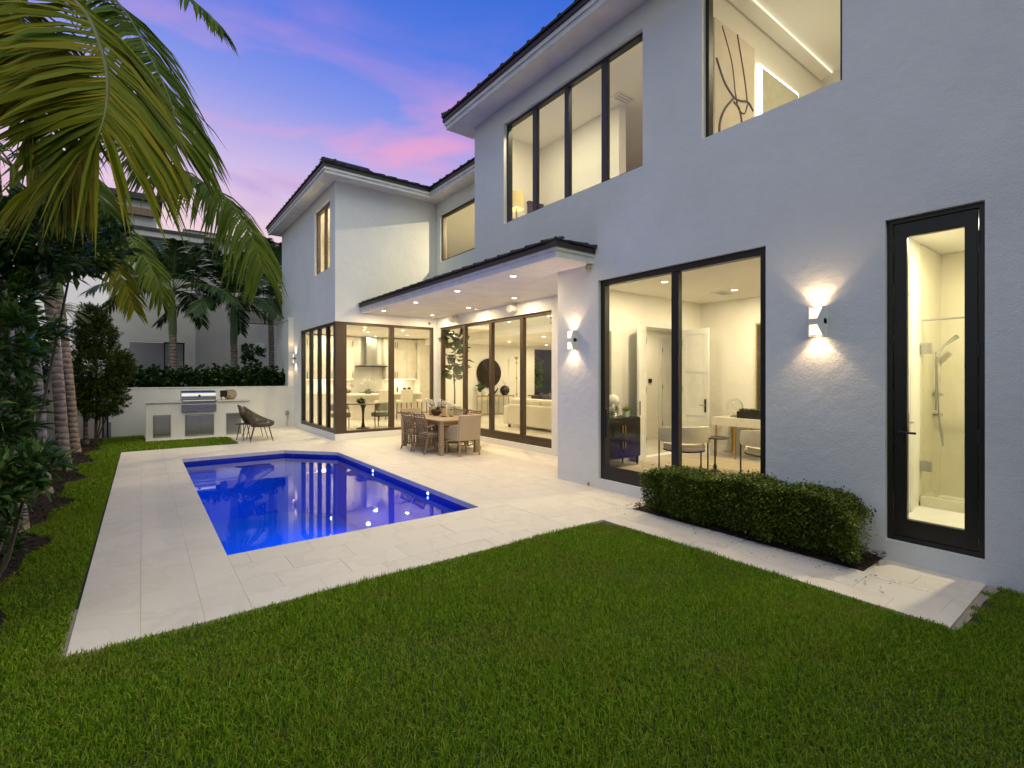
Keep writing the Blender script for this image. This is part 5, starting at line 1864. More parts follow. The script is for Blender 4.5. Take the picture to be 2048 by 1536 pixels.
# dry leaves and bark crumbs blown on the pavers by the hedge bed
n = 150
lx, ly = nrg.uniform(4.75, 5.14, n), nrg.uniform(1.3, 4.6, n)
lx = np.where(nrg.uniform(0, 1, n) < 0.5, 5.13 - np.abs(nrg.normal(0, 0.06, n)), lx)
dd = nrg.normal(0, 1, (n, 3))
dd[:, 2] = 0.02
v, f = leaf_arrays(np.stack([lx, ly, np.full(n, 0.004)], 1), dd, nrg.uniform(0.008, 0.035, n), nrg.uniform(0.004, 0.010, n), droop=0)
tag(link('leaf_litter', np_mesh('leaf_litter', v, f), M_chip), 'bark crumbs scattered on the pavers beside the box hedge', 'leaf litter', kind='stuff')

# ================================================================== INTERIORS SEEN THROUGH THE GLASS
M_cab = mat('cabinet_white', (0.74, 0.70, 0.62), 0.45, scale=3)
M_quartz = mat('quartz_top', (0.78, 0.76, 0.71), 0.2, scale=5)
M_creamf = mat('cream_fabric', (0.70, 0.64, 0.52), 0.9, scale=40, bump=0.2, bscale=200, bdist=0.002)
M_sage = mat('sage_fabric', (0.30, 0.30, 0.225), 0.9, scale=40, bump=0.2, bscale=200, bdist=0.002)
M_walnut = mat('walnut_legs', (0.075, 0.042, 0.024), 0.5)
M_blackiron = mat('black_iron', (0.012, 0.011, 0.010), 0.5)
M_figleaf = leaf_mat('fig_leaf', (0.012, 0.035, 0.008), (0.035, 0.075, 0.014), 0.35, 0.15)
M_mirror = mat('mirror_glass', (0.09, 0.08, 0.065), 0.02, metal=1.0)  # dark reflection put into the glass colour
M_pot = mat('pale_blue_pot', (0.48, 0.53, 0.50), 0.5)
M_gold = mat('gold_metal', (0.62, 0.44, 0.16), 0.28, metal=1.0)
M_strip = emit_mat('led_strip', (1.0, 0.84, 0.58), 5.0)
M_cove = emit_mat('cove_glow', (1.0, 0.90, 0.66), 1.3)
M_ledw = emit_mat('led_white', (1.0, 0.97, 0.80), 5.0)

# kitchen cabinets on the back wall
t = thing('kitchen_cabinets', 'white kitchen cabinets with slim handles along the back wall', 'cabinets', (7.0, 19.2, FZ))
MB().box((-2.6, -0.3, 0), (2.9, 0.29, 0.88)).build('base_cabinet', M_cab, t)
MB().box((-2.62, -0.32, 0.88), (2.92, 0.29, 0.915)).build('counter_top', M_quartz, t)
for a, b in ((-2.6, -0.35), (0.95, 2.35)):
    MB().box((a, -0.06, 1.45), (b, 0.29, 3.12)).build('upper_cabinet', M_cab, t)
    nd = round((b - a) / 0.45)
    w = (b - a) / nd
    for i in range(nd):
        for z0, z1 in ((1.455, 2.70), (2.71, 3.11)):
            dr = MB().box((a + i * w + 0.007, -0.088, z0 + 0.003), (a + (i + 1) * w - 0.007, -0.061, z1 - 0.003)).build('cabinet_door', M_cab, t, bevel=0.003)
            hx = a + i * w + (w - 0.05 if i % 2 == 0 else 0.05)
            zz0 = z0 + 0.05 if z0 < 2 else z0 + 0.03
            MB().cyl((hx, -0.105, zz0), (hx, -0.105, zz0 + 0.24), 0.010, n=6).build('handle', M_walnut, dr)
    MB().box((a + 0.02, 0.0, 1.435), (b - 0.02, 0.03, 1.448)).build('strip_light', M_strip, t)
    lamp('strip_lamp', 'AREA', t, ((a + b) / 2, 0.05, 1.43), 7, WARM2, 0.5)
MB().box((2.36, -0.35, 0), (2.9, 0.29, 3.12)).build('tall_cabinet', M_cab, t)
MB().box((-0.33, 0.27, 0.92), (0.93, 0.292, 3.14)).build('backsplash', mat('stone_splash', (0.66, 0.65, 0.60), 0.25, scale=1.5), t)
t = thing('range_hood', 'stainless chimney range hood above the cooktop', 'range hood', (7.4, 19.22, 1.95 + FZ))
MB().box((-0.21, -0.02, 0.10), (0.21, 0.25, 1.19)).build('chimney', M_steel, t, bevel=0.004)
MB().add([(-0.58, -0.28, 0.045), (0.58, -0.28, 0.045), (0.58, 0.25, 0.045), (-0.58, 0.25, 0.045), (-0.21, -0.03, 0.11), (0.21, -0.03, 0.11), (0.21, 0.25, 0.11), (-0.21, 0.25, 0.11)], [(0, 1, 5, 4), (1, 2, 6, 5), (3, 0, 4, 7), (2, 3, 7, 6)]).build('canopy', M_steel, t)
MB().box((-0.58, -0.28, 0), (0.58, 0.25, 0.044)).build('control_band', M_blackiron, t)
t = thing('cooktop', 'black cooktop on the kitchen counter below the hood', 'cooktop', (7.4, 19.15, 1.076))
MB().box((-0.45, -0.24, 0), (0.45, 0.24, 0.015)).build('glass_top', M_blackiron, t)
for x in (-0.28, 0.0, 0.28):
    MB().lathe([(0.1, 0.016), (0.1, 0.03), (0.06, 0.032)], (x, 0, 0), n=12).build('burner', M_blackiron, t)
for x, s_, h in ((8.45, 'slim bottle', 0.2), (8.78, 'left dark canister', 0.17), (8.98, 'right dark canister', 0.18)):
    t = thing('canister' if 'can' in s_ else 'soap_bottle', s_ + ' on the kitchen counter under the lit cabinets', 'kitchenware', (x, 19.1, 1.076))
    r = 0.03 if 'bottle' in s_ else 0.07
    MB().lathe([(r, 0), (r, h * 0.85), (r * 0.9, h)], n=14).build('body', M_blackiron, t, smooth=True)
    MB().lathe([(r * 0.35, h), (r * 0.3, h + 0.05)], n=8).build('top', M_steel, t)


def orchid(label, loc, h=0.42, col_=None):
    t = thing('orchid_pot', label, 'potted orchid', loc)
    MB().lathe([(0.09, 0), (0.13, 0.05), (0.12, 0.10), (0.10, 0.1), (0.02, 0.06)], n=14).build('pot', mat('moss_pot', (0.10, 0.09, 0.06), 0.7, bump=0.6, bscale=30) if 'moss_pot' not in MATS else MATS['moss_pot'], t, smooth=True)
    v, f = leaf_arrays(np.tile([[0, 0, 0.09]], (14, 1)) + nrg.normal(0, 0.03, (14, 3)), np.stack([nrg.normal(0, 1, 14), nrg.normal(0, 1, 14), nrg.uniform(0.3, 1.0, 14)], 1), 0.16, 0.05, droop=0.3)
    link('leaves', np_mesh('leaves', v, f), M_orchleaf, t)
    st_ = MB()
    P, D = [], []
    for sx in (-1, 1):
        st_.tube([(0, 0, 0.1), (sx * 0.05, 0, h * 0.8), (sx * 0.16, 0, h * 1.05), (sx * 0.27, 0, h * 0.85)], 0.004, 4)
        for k_ in range(8):
            c_ = np.array([sx * (0.05 + 0.03 * k_), 0, h * (1.0 if k_ < 5 else 0.85)]) + nrg.normal(0, 0.025, 3)
            P.append(np.tile(c_, (5, 1)))
            D.append(nrg.normal(0, 1, (5, 3)))
    st_.build('stems', M_orchleaf, t)['kind'] = 'stuff'
    v, f = leaf_arrays(np.concatenate(P), np.concatenate(D), 0.045, 0.04, fold=0.1)
    link('blossoms', np_mesh('blossoms', v, f), col_ or M_petal, t)['kind'] = 'stuff'
    return t


t = thing('kitchen_island', 'long white kitchen island with a pale stone top', 'kitchen island', (7.6, 17.75, FZ))
MB().box((-1.75, -0.15, 0), (1.6, 0.45, 0.875)).build('island_body', M_cab, t)
MB().box((-1.78, -0.5, 0.875), (1.65, 0.47, 0.925)).build('island_top', M_quartz, t, bevel=0.004)
for i in range(7):
    MB().box((-1.765, -0.145, 0.03 + i * 0.12), (-1.751, 0.445, 0.14 + i * 0.12)).build('side_plank', M_cab, t)
orchid('potted white orchid standing on the kitchen island', (6.65, 17.62, 1.09), 0.5)
orchid('small pink orchid on the left part of the kitchen counter', (6.35, 19.0, 1.08), 0.3, leaf_mat('pink_petal', (0.62, 0.40, 0.42), (0.70, 0.50, 0.50), 0.5, 0.3))


def bar_stool(label):
    t = thing('bar_stool', label, 'bar stool', (0, 0, FZ), group='cream bar stools at the island')
    MB().box((-0.23, -0.22, 0.60), (0.23, 0.22, 0.70)).build('seat', M_creamf, t, bevel=0.025)
    MB().obox((0, -0.22, 0.86), (0.46, 0.06, 0.46), Matrix.Rotation(R(6), 4, 'X')).build('backrest', M_creamf, t, bevel=0.02)
    for sx in (-1, 1):
        for sy in (-1, 1):
            MB().tube([(sx * 0.19, sy * 0.18, 0.61), (sx * 0.205, sy * 0.20, 0)], [0.02, 0.016], 4).build('leg', M_walnut, t)
    MB().box((-0.2, -0.2, 0.2), (0.2, -0.18, 0.22)).box((-0.2, 0.18, 0.2), (0.2, 0.2, 0.22)).box((-0.205, -0.18, 0.24), (-0.19, 0.18, 0.26)).box((0.19, -0.18, 0.24), (0.205, 0.18, 0.26)).build('footrest', M_walnut, t)['kind'] = 'stuff'
    return t


bs_ = bar_stool('cream bar stool at the kitchen island behind the breakfast chair')
bs_.location = (6.85, 16.75, FZ)
copy_tree(bs_, loc=(7.68, 16.75, FZ), label='cream bar stool in the middle of the kitchen island')
copy_tree(bs_, loc=(8.50, 16.75, FZ), label='cream bar stool at the kitchen island nearest the living room')

t = thing('breakfast_table', 'round breakfast table on a slim dark pedestal inside the kitchen', 'table', (5.32, 14.5, FZ))
MB().lathe([(0.5, 0.735), (0.505, 0.745), (0.5, 0.755)], n=32).build('table_top', M_walnut, t, smooth=True)
MB().lathe([(0.2, 0), (0.19, 0.02), (0.06, 0.05), (0.035, 0.2), (0.032, 0.4), (0.05, 0.6), (0.10, 0.734)], n=18).build('pedestal', M_blackiron, t, smooth=True)
t = thing('fern_bowl', 'dark bowl with a leafy plant on the breakfast table', 'potted plant', (5.26, 14.5, FZ + 0.756))
MB().lathe([(0.07, 0), (0.12, 0.04), (0.13, 0.075), (0.11, 0.075), (0.02, 0.05)], n=16).build('bowl', M_blackiron, t, smooth=True)
v, f = leaf_arrays(np.tile([[0, 0, 0.06]], (40, 1)) + nrg.normal(0, 0.03, (40, 3)), np.stack([nrg.normal(0, 1, 40), nrg.normal(0, 1, 40), nrg.uniform(0.1, 1.0, 40)], 1), 0.16, 0.045, droop=0.3)
link('leaves', np_mesh('leaves', v, f), M_figleaf, t)


def arc_chair(name, label, group, m, seat_z, loc, rz, rad=0.3, back_z=(0.55, 0.74), thick=0.09, leg_m=None):
    """tub chair: wrap-around padded back on thin legs, opens towards +X"""
    t = thing(name, label, 'chair', loc, rz, group)
    leg_m = leg_m or M_walnut
    MB().lathe([(rad * 0.9, seat_z - 0.10), (rad * 0.97, seat_z - 0.05), (rad * 0.9, seat_z), (0.02, seat_z + 0.015)], n=24).build('seat', m, t, smooth=True)
    b = MB()
    k_ = 22
    vs_ = []
    prof = [(0, 0.0), (-thick, 0.0), (-thick - 0.01, 0.5), (-thick, 1.0), (-0.005, 1.0), (0.015, 0.5)]
    for i in range(k_ + 1):
        w = R(75) + R(210) * i / k_
        sag = 0.85 + 0.15 * math.cos((i / k_ - 0.5) * math.pi)
        for (o_, hh) in prof:
            rr = rad + 0.06 + o_
            vs_.append((rr * math.cos(w), rr * math.sin(w), back_z[0] + (back_z[1] - back_z[0]) * hh * sag))
    n_ = len(prof)
    fs = [(i * n_ + j, (i + 1) * n_ + j, (i + 1) * n_ + (j + 1) % n_, i * n_ + (j + 1) % n_) for i in range(k_) for j in range(n_)]
    fs += [tuple(range(n_)), tuple(k_ * n_ + j for j in reversed(range(n_)))]
    b.add(vs_, fs).build('backrest', m, t, smooth=50, norm=True)
    for w in (R(70), R(140), R(220), R(290)):
        MB().cyl(((rad + 0.05) * math.cos(w), (rad + 0.05) * math.sin(w), 0), ((rad + 0.05) * math.cos(w), (rad + 0.05) * math.sin(w), back_z[0] + 0.06), 0.013, n=8).build('leg', leg_m, t)
    ring = [((rad * 0.93) * math.cos(2 * math.pi * i / 20), (rad * 0.93) * math.sin(2 * math.pi * i / 20), seat_z - 0.11) for i in range(20)]
    MB().tube(ring, 0.012, 5, closed=True).build('seat_ring', leg_m, t)
    return t


arc_chair('tub_chair', 'sage tub chair right of the breakfast table, seen from behind', 'sage tub chairs', M_sage, 0.46, (5.92, 14.62, FZ), R(150), back_z=(0.52, 0.76))
arc_chair('tub_chair', 'sage tub chair left of the breakfast table behind the corner post', 'sage tub chairs', M_sage, 0.46, (4.80, 14.95, FZ), R(-40))

# living room
t = thing('fiddle_leaf_fig', 'tall fiddle leaf fig in a pale pot just inside the sliding door', 'potted tree', (7.76, 13.25, FZ))
MB().lathe([(0.17, 0), (0.22, 0.3), (0.235, 0.62), (0.21, 0.62), (0.2, 0.5), (0.02, 0.5)], n=22).build('pot', M_pot, t, smooth=True)
tr_ = MB().tube([(0, 0, 0.5), (0.01, 0.0, 1.1), (-0.02, 0.02, 1.6), (0.02, 0.0, 2.2), (0.0, -0.05, 2.9)], [0.025, 0.022, 0.02, 0.016, 0.008], 7)
for h, az in ((1.3, 1.0), (1.5, 4.0), (1.7, 2.5), (1.4, 5.6)):
    tr_.tube([(0, 0, h), (0.2 * math.cos(az), 0.2 * math.sin(az), h + 0.3), (0.25 * math.cos(az), 0.25 * math.sin(az), h + 0.6)], [0.014, 0.01, 0.006], 5)
tr_.build('trunk', M_stem, t, smooth=True)
n = 85
az_ = nrg.uniform(0, 6.28, n)
zc = nrg.uniform(1.55, 2.95, n)
rr_ = nrg.uniform(0.03, 0.26, n)
v, f = leaf_arrays(np.stack([rr_ * np.cos(az_), rr_ * np.sin(az_), zc], 1), np.stack([np.cos(az_), np.sin(az_), nrg.uniform(-0.3, 0.9, n)], 1), nrg.uniform(0.28, 0.46, n), nrg.uniform(0.24, 0.36, n), fold=0.10, droop=0.2, shape=0.6)
link('leaves', np_mesh('leaves', v, f), M_figleaf, t)
t = thing('round_mirror', 'large round mirror with a leather strap on the living room wall', 'mirror', (11.6, 16.98, 1.86))
MB().cyl((0, 0, 0), (0, -0.02, 0), 0.6, n=48).build('mirror_glass', M_mirror, t)
MB().tube([(0.6 * math.cos(2 * math.pi * i / 48), -0.02, 0.6 * math.sin(2 * math.pi * i / 48)) for i in range(48)], 0.018, 6, closed=True).build('frame', M_blackiron, t, smooth=True)
MB().beam((-0.33, -0.035, 0.5), (0.58, -0.035, -0.12), 0.03, 0.012).build('strap', M_walnut, t)
t = thing('console_table', 'slim gold console table under the round mirror', 'console table', (11.7, 16.62, FZ))
MB().box((-0.82, -0.19, 0.73), (0.82, 0.19, 0.78)).build('table_top', M_gold, t)
for x in (-0.8, -0.28, 0.28, 0.8):
    for y in (-0.17, 0.17):
        MB().box((x - 0.012, y - 0.012, 0), (x + 0.012, y + 0.012, 0.73)).build('leg', M_gold, t)
MB().box((-0.8, -0.18, 0.02), (0.8, 0.18, 0.04)).build('lower_shelf', M_gold, t)
t = thing('black_vase', 'round black vase with bare twigs on the console table', 'vase', (12.15, 16.6, FZ + 0.78))
MB().lathe([(0.10, 0), (0.19, 0.12), (0.21, 0.22), (0.15, 0.34), (0.06, 0.40), (0.05, 0.40)], n=22).build('body', M_blackiron, t, smooth=True)
MB().tube([(0, 0, 0.38), (-0.05, 0, 0.5), (-0.12, 0, 0.62)], 0.006, 4).tube([(0, 0, 0.38), (0.03, 0, 0.55)], 0.006, 4).build('twigs', M_stem, t)['kind'] = 'stuff'
t = thing('leafy_arrangement', 'vase of large leaves at the left end of the console table', 'plant', (11.05, 16.6, FZ + 0.78))
MB().lathe([(0.07, 0), (0.1, 0.12), (0.06, 0.26), (0.05, 0.26)], n=16).build('vase', M_pot, t, smooth=True)
v, f = leaf_arrays(np.tile([[0, 0, 0.25]], (14, 1)) + nrg.normal(0, 0.08, (14, 3)), np.stack([nrg.normal(-0.5, 0.8, 14), nrg.normal(0, 0.6, 14), nrg.uniform(0.2, 1.4, 14)], 1), 0.32, 0.19, droop=0.25, shape=0.6)
link('leaves', np_mesh('leaves', v, f), M_figleaf, t)
t = thing('dark_sculpture', 'dark curled sculpture in the middle of the console table', 'sculpture', (11.55, 16.6, FZ + 0.78))
MB().tube([(-0.22, 0, 0.03), (-0.1, 0, 0.12), (0.05, 0, 0.06), (0.15, 0, 0.16), (0.25, 0, 0.3)], [0.03, 0.05, 0.05, 0.04, 0.02], 8).build('body', M_blackiron, t, smooth=True)
MB().box((-0.2, -0.06, 0), (0.2, 0.06, 0.02)).build('base', M_blackiron, t)
t = thing('floor_lamp', 'slender metal floor lamp right of the console table', 'floor lamp', (12.85, 16.7, FZ))
MB().lathe([(0.14, 0), (0.14, 0.02), (0.02, 0.03)], n=18).build('base', M_gold, t)
MB().cyl((0, 0, 0.02), (0, 0, 2.3), 0.012, n=8).build('pole', M_gold, t)
for z in (0.75, 1.45, 2.1):
    MB().cyl((0, 0, z), (0, 0, z + 0.08), 0.035, n=10).build('collar', M_gold, t)
MB().lathe([(0.03, 2.28), (0.08, 2.38), (0.085, 2.4)], n=14).build('shade', M_steel, t, smooth=True)
t = thing('white_sofa', 'long white sofa seen from behind through the living room doors', 'sofa', (9.5, 10.85, FZ))
MB().box((-0.42, -1.45, 0.08), (0.5, 1.35, 0.42)).build('base', M_creamf, t, bevel=0.03)
MB().box((-0.45, -1.45, 0.10), (-0.22, 1.35, 0.72)).build('back', M_creamf, t, bevel=0.04)
for a, b in ((-1.42, -0.1), (-0.08, 1.32)):
    MB().box((-0.22, a, 0.42), (0.48, b, 0.58)).build('seat_cushion', M_creamf, t, bevel=0.05)
    MB().box((-0.38, a, 0.60), (-0.12, b, 0.90)).build('back_cushion', M_creamf, t, bevel=0.07)
MB().box((-0.45, 1.36, 0.08), (0.5, 1.6, 0.66)).build('arm', M_creamf, t, bevel=0.05)
for x, y in ((-0.35, -1.3), (0.4, -1.3), (-0.35, 1.4), (0.4, 1.4)):
    MB().box((x - 0.03, y - 0.03, 0), (x + 0.03, y + 0.03, 0.08)).build('foot', M_walnut, t)
for i, (y, c, s_) in enumerate(((-1.0, (0.05, 0.05, 0.05), 'black'), (-0.6, (0.45, 0.28, 0.17), 'peach'), (0.1, (0.10, 0.10, 0.11), 'charcoal'), (0.5, (0.04, 0.04, 0.045), 'dark'))):
    p = thing('throw_pillow', s_ + ' throw pillow poking over the sofa back', 'pillow', (9.72, 10.85 + y, FZ + 0.78), R(8), 'throw pillows on the sofa')
    pm = mat('pillow_' + s_, c, 0.9, bump=0.2, bscale=150)
    MB().obox((0, 0, 0.02), (0.14, 0.42, 0.40), Matrix.Rotation(R(45), 4, 'X') @ Matrix.Rotation(R(-12), 4, 'Y')).build('cushion', pm, p, bevel=0.05)
    MB().obox((0.0, 0, 0.02), (0.012, 0.44, 0.42), Matrix.Rotation(R(45), 4, 'X') @ Matrix.Rotation(R(-12), 4, 'Y')).build('piping', pm, p)
t = thing('loop_sculpture', 'gold sculpture of upright loops behind the sofa', 'sculpture', (12.6, 13.9, FZ))
MB().box((-0.3, -0.2, 0), (0.3, 0.2, 0.78)).build('plinth', M_cab, t)
for x, z0, z1 in ((-0.1, 0.8, 1.35), (0.08, 0.8, 1.75), (0.2, 0.8, 1.0)):
    MB().tube([(x - 0.06, 0, z0), (x - 0.06, 0, z1), (x + 0.06, 0, z1), (x + 0.06, 0, z0)], 0.015, 6, closed=True).build('loop', M_gold, t)
for x, y, s_ in ((13.4, 14.6, 'left'), (14.1, 14.9, 'middle'), (14.8, 15.2, 'right')):
    t = thing('dining_chair', s_ + ' cream dining chair in front of the dark living room window', 'chair', (x, y, FZ), group='cream dining chairs inside')
    MB().box((-0.24, -0.24, 0.40), (0.24, 0.24, 0.50)).build('seat', M_creamf, t, bevel=0.02)
    MB().box((-0.24, -0.27, 0.45), (0.24, -0.20, 1.0)).build('backrest', M_creamf, t, bevel=0.02)
    for a in (-0.2, 0.2):
        for b in (-0.2, 0.2):
            MB().cyl((a, b, 0), (a, b, 0.41), 0.018, n=6).build('leg', M_walnut, t)
t = thing('dining_table_inside', 'dark dining table beyond the sofa in the living room', 'table', (14.3, 15.9, FZ))
MB().box((-1.1, -0.45, 0.72), (1.1, 0.45, 0.76)).build('table_top', M_walnut, t)
for a in (-0.95, 0.95):
    MB().box((a - 0.05, -0.35, 0), (a + 0.05, 0.35, 0.72)).build('trestle', M_walnut, t)
shrub('window_plant', 'leafy plant outside the dark living room window', 'plant', (14.7, 18.0, 0), [((14.6, 17.65, 1.7), (0.5, 0.3, 0.6)), ((14.7, 17.65, 2.3), (0.35, 0.25, 0.4))], 150, 6, 0.17, 0.12, leaf_mat('lit_leaf', (0.05, 0.12, 0.02), (0.14, 0.24, 0.04), 0.4, 0.2))
t = thing('night_backdrop', 'dark fence added behind the living room window to block the sky', 'backdrop', (14.0, 19.3, 0))  # dark boards added to block the sky and keep the window dark
for i in range(14):
    MB().box((-3.4 + i * 0.5, 0, 0), (-3.4 + i * 0.5 + 0.495, 0.05, 3.4)).build('board', M_blackiron, t)
for x in (9.2, 9.5, 10.9, 11.2):   # glass railing clamps on the gallery edge
    pass
rl = MB().box((9.57, 8.3, 3.25), (9.582, 10.55, 4.5)).build('gallery_railing', M_glass, house)
rl2 = MB().box((9.57, 10.6, 3.25), (9.582, 13.7, 4.5)).build('gallery_railing', M_glass, house)
for par, ys_ in ((rl, (10.35, 8.6)), (rl2, (10.8, 12.2))):
    for y in ys_:
        for z in (3.3, 3.45):
            MB().cyl((9.60, y, z), (9.555, y, z), 0.028, n=10).build('standoff', M_steel, par)
hp(MB().box((11.985, 10.9, 4.2), (12.0, 11.9, 6.2)), 'gallery_door', mat('tan_door', (0.55, 0.42, 0.26), 0.5))

# study
t = thing('black_cabinet', 'black two door cabinet with brass pulls left in the study', 'cabinet', (6.62, 5.76, FZ))
MB().box((-0.5, -0.2, 0.17), (0.42, 0.2, 0.86)).build('carcass', M_blackiron, t, bevel=0.004)
for a, b in ((-0.49, -0.045), (-0.035, 0.41)):
    d0 = MB().box((a, -0.215, 0.19), (b, -0.201, 0.84)).build('cabinet_door', mat('black_lacquer', (0.012, 0.011, 0.012), 0.2) if 'black_lacquer' not in MATS else MATS['black_lacquer'], t)
    x = b - 0.03 if a < -0.2 else a + 0.03
    MB().box((x - 0.012, -0.235, 0.60), (x + 0.012, -0.216, 0.74)).build('pull', M_brass, d0)
    MB().box((x - 0.012, -0.235, 0.34), (x + 0.012, -0.216, 0.46)).build('pull', M_brass, d0)
for x in (-0.46, 0.38):
    for y in (-0.17, 0.16):
        MB().cyl((x, y, 0.17), (x, y, 0), 0.022, 0.014, n=8).build('leg', M_blackiron, t)
t = thing('bubble_lamp', 'white two globe lamp on the black cabinet', 'lamp', (6.62, 5.82, FZ + 0.86))
for z, r in ((0.09, 0.085), (0.28, 0.12)):
    MB().lathe([(r * math.cos(a), r * math.sin(a)) for a in [R(-85 + 17 * i) for i in range(11)]], (0, 0, z), n=18).build('globe', M_white, t, smooth=True)
t = thing('ring_ornament', 'small silver ring ornament on the black cabinet', 'ornament', (6.52, 5.70, FZ + 0.86))
for r in (0.10, 0.065, 0.035):
    MB().tube([(r * math.cos(2 * math.pi * i / 20), 0, 0.12 + r * math.sin(2 * math.pi * i / 20)) for i in range(20)], 0.014, 6, closed=True).build('ring', M_steel, t, smooth=True)
MB().box((-0.05, -0.03, 0), (0.05, 0.03, 0.02)).build('base', M_steel, t)
t = thing('small_plant', 'bright green plant in a white pot on the black cabinet', 'potted plant', (6.83, 5.70, FZ + 0.86))
MB().lathe([(0.05, 0), (0.065, 0.1), (0.055, 0.1), (0.02, 0.09)], n=14).build('pot', M_white, t, smooth=True)
v, f = leaf_arrays(np.tile([[0, 0, 0.1]], (90, 1)) + nrg.normal(0, 0.025, (90, 3)), np.stack([nrg.normal(0, 1, 90), nrg.normal(0, 1, 90), nrg.uniform(0.2, 1.5, 90)], 1), 0.08, 0.02)
link('leaves', np_mesh('leaves', v, f), leaf_mat('lime_leaf', (0.14, 0.24, 0.02), (0.22, 0.32, 0.04), 0.5, 0.2), t)
t = thing('framed_mirror', 'silver framed picture on the study wall above the black cabinet', 'picture', (6.40, 5.985, 1.95))
MB().wall('Y', -0.03, 0.0, -0.36, 0.34, -0.55, 0.6, [(-0.27, 0.25, -0.46, 0.51)]).build('frame', M_steel, t, norm=True, bevel=0.008)
MB().box((-0.27, -0.012, -0.46), (0.25, -0.004, 0.51)).build('print', mat('pale_print', (0.62, 0.60, 0.54), 0.4, c2=(0.34, 0.33, 0.30), scale=5), t)
t = thing('study_doors', 'open white panelled double doors from the study to the hall', 'double door', (8.32, 6.0, FZ))
MB().wall('Y', -0.015, 0.195, -0.70, 0.70, 0.0, 2.63, [(-0.605, 0.605, -0.1, 2.535)]).build('door_frame', M_white, t, norm=True)


def door_leaf(parent, hinge, ang, name='door_leaf', w=0.6):
    m = MB()
    m.wall('Y', -0.018, 0.018, 0, w, 0.01, 2.53, [(0.1, w - 0.1, 0.12, 0.78), (0.1, w - 0.1, 0.9, 1.66), (0.1, w - 0.1, 1.78, 2.42)])
    m.box((0.1, -0.009, 0.12), (w - 0.1, 0.009, 0.78)).box((0.1, -0.009, 0.9), (w - 0.1, 0.009, 1.66)).box((0.1, -0.009, 1.78), (w - 0.1, 0.009, 2.42))
    o = m.build(name, M_white, parent, loc=hinge, rz=ang)
    MB().box((w - 0.085, -0.03, 0.86), (w - 0.045, 0.03, 1.12)).build('lock_plate', M_blackiron, o)
    MB().tube([(w - 0.065, -0.03, 1.0), (w - 0.065, -0.06, 1.0), (w - 0.17, -0.06, 1.0)], 0.009, 6).build('lever', M_steel, o)
    for z in (0.3, 1.25, 2.2):
        MB().box((-0.012, -0.026, z), (0.02, 0.026, z + 0.12)).build('hinge', M_steel, o)
    return o


door_leaf(t, (-0.6, -0.03, 0), R(205))
door_leaf(t, (0.6, -0.03, 0), R(270))
t = thing('hall_door', 'closed white panelled door at the end of the hall', 'door', (11.15, 7.79, FZ - 0.01))
door_leaf(t, (-0.42, -0.01, 0), 0, w=0.84)
MB().wall('Y', -0.03, 0.0, -0.55, 0.55, 0.0, 2.66, [(-0.44, 0.44, -0.1, 2.56)]).build('door_frame', M_white, t, norm=True)
t = thing('wall_control', 'small dark control panel on the hall wall', 'switch', (10.25, 7.79, 1.62))
MB().box((-0.06, -0.02, -0.05), (0.06, 0, 0.05)).build('panel', M_blackiron, t)
MB().box((-0.045, -0.024, -0.035), (0.045, -0.02, 0.035)).build('screen', M_bluefr, t)
arc_chair('cream_armchair', 'low cream armchair with black legs left in the study', 'cream armchairs in the study', M_creamf, 0.46, (7.25, 4.82, FZ), R(60), rad=0.35, back_z=(0.50, 0.76), thick=0.12, leg_m=M_blackiron)
arc_chair('cream_armchair', 'low cream armchair with black legs at the right edge of the study door', 'cream armchairs in the study', M_creamf, 0.46, (7.85, 3.72, FZ), R(60), rad=0.35, back_z=(0.50, 0.76), thick=0.12, leg_m=M_blackiron)
t = thing('pedestal_table', 'small round black pedestal table between the study armchairs', 'side table', (7.52, 4.42, FZ))
MB().lathe([(0.21, 0.56), (0.22, 0.575), (0.2, 0.58)], n=24).build('table_top', M_blackiron, t, smooth=True)
MB().lathe([(0.1, 0), (0.09, 0.02), (0.025, 0.05), (0.03, 0.1), (0.014, 0.14), (0.013, 0.56)], n=12).build('pedestal', M_blackiron, t, smooth=True)
t = thing('writing_desk', 'white desk on a gold frame at the study back wall', 'desk', (9.27, 4.25, FZ))
MB().box((-0.33, -1.05, 0.62), (0.33, 1.05, 0.78)).build('desk_top', M_cab, t, bevel=0.004)
for y in (-1.0, 1.0, 0.62):
    MB().box((-0.32, y - 0.015, 0), (-0.29, y + 0.015, 0.62)).box((0.29, y - 0.015, 0), (0.32, y + 0.015, 0.62)).build('leg_pair', M_gold, t)['kind'] = 'stuff'
MB().box((-0.015, -1.0, 0.06), (0.015, 1.0, 0.09)).build('stretcher', M_gold, t)
t = thing('glass_globe', 'clear glass globe ornament on the white desk', 'ornament', (9.22, 5.02, FZ + 0.78))
MB().lathe([(0.15 * math.cos(a), 0.15 * math.sin(a)) for a in [R(-88 + 16 * i) for i in range(12)]], (0, 0, 0.20), n=22).build('globe', glass_mat('clear_globe', f0=0.09, refl=1.6), t, smooth=True)
MB().tube([(0, 0.17 * math.cos(R(100 + 17 * i)), 0.20 + 0.17 * math.sin(R(100 + 17 * i))) for i in range(11)], 0.008, 5).build('arc_stand', M_steel, t)
MB().lathe([(0.07, 0), (0.06, 0.03), (0.02, 0.05)], n=14).build('foot', M_steel, t)
t = thing('succulent_box', 'dark box of succulents on the white desk', 'planter', (9.1, 4.62, FZ + 0.78))
MB().box((-0.08, -0.24, 0), (0.08, 0.24, 0.13)).build('box', M_blackiron, t)
n = 110
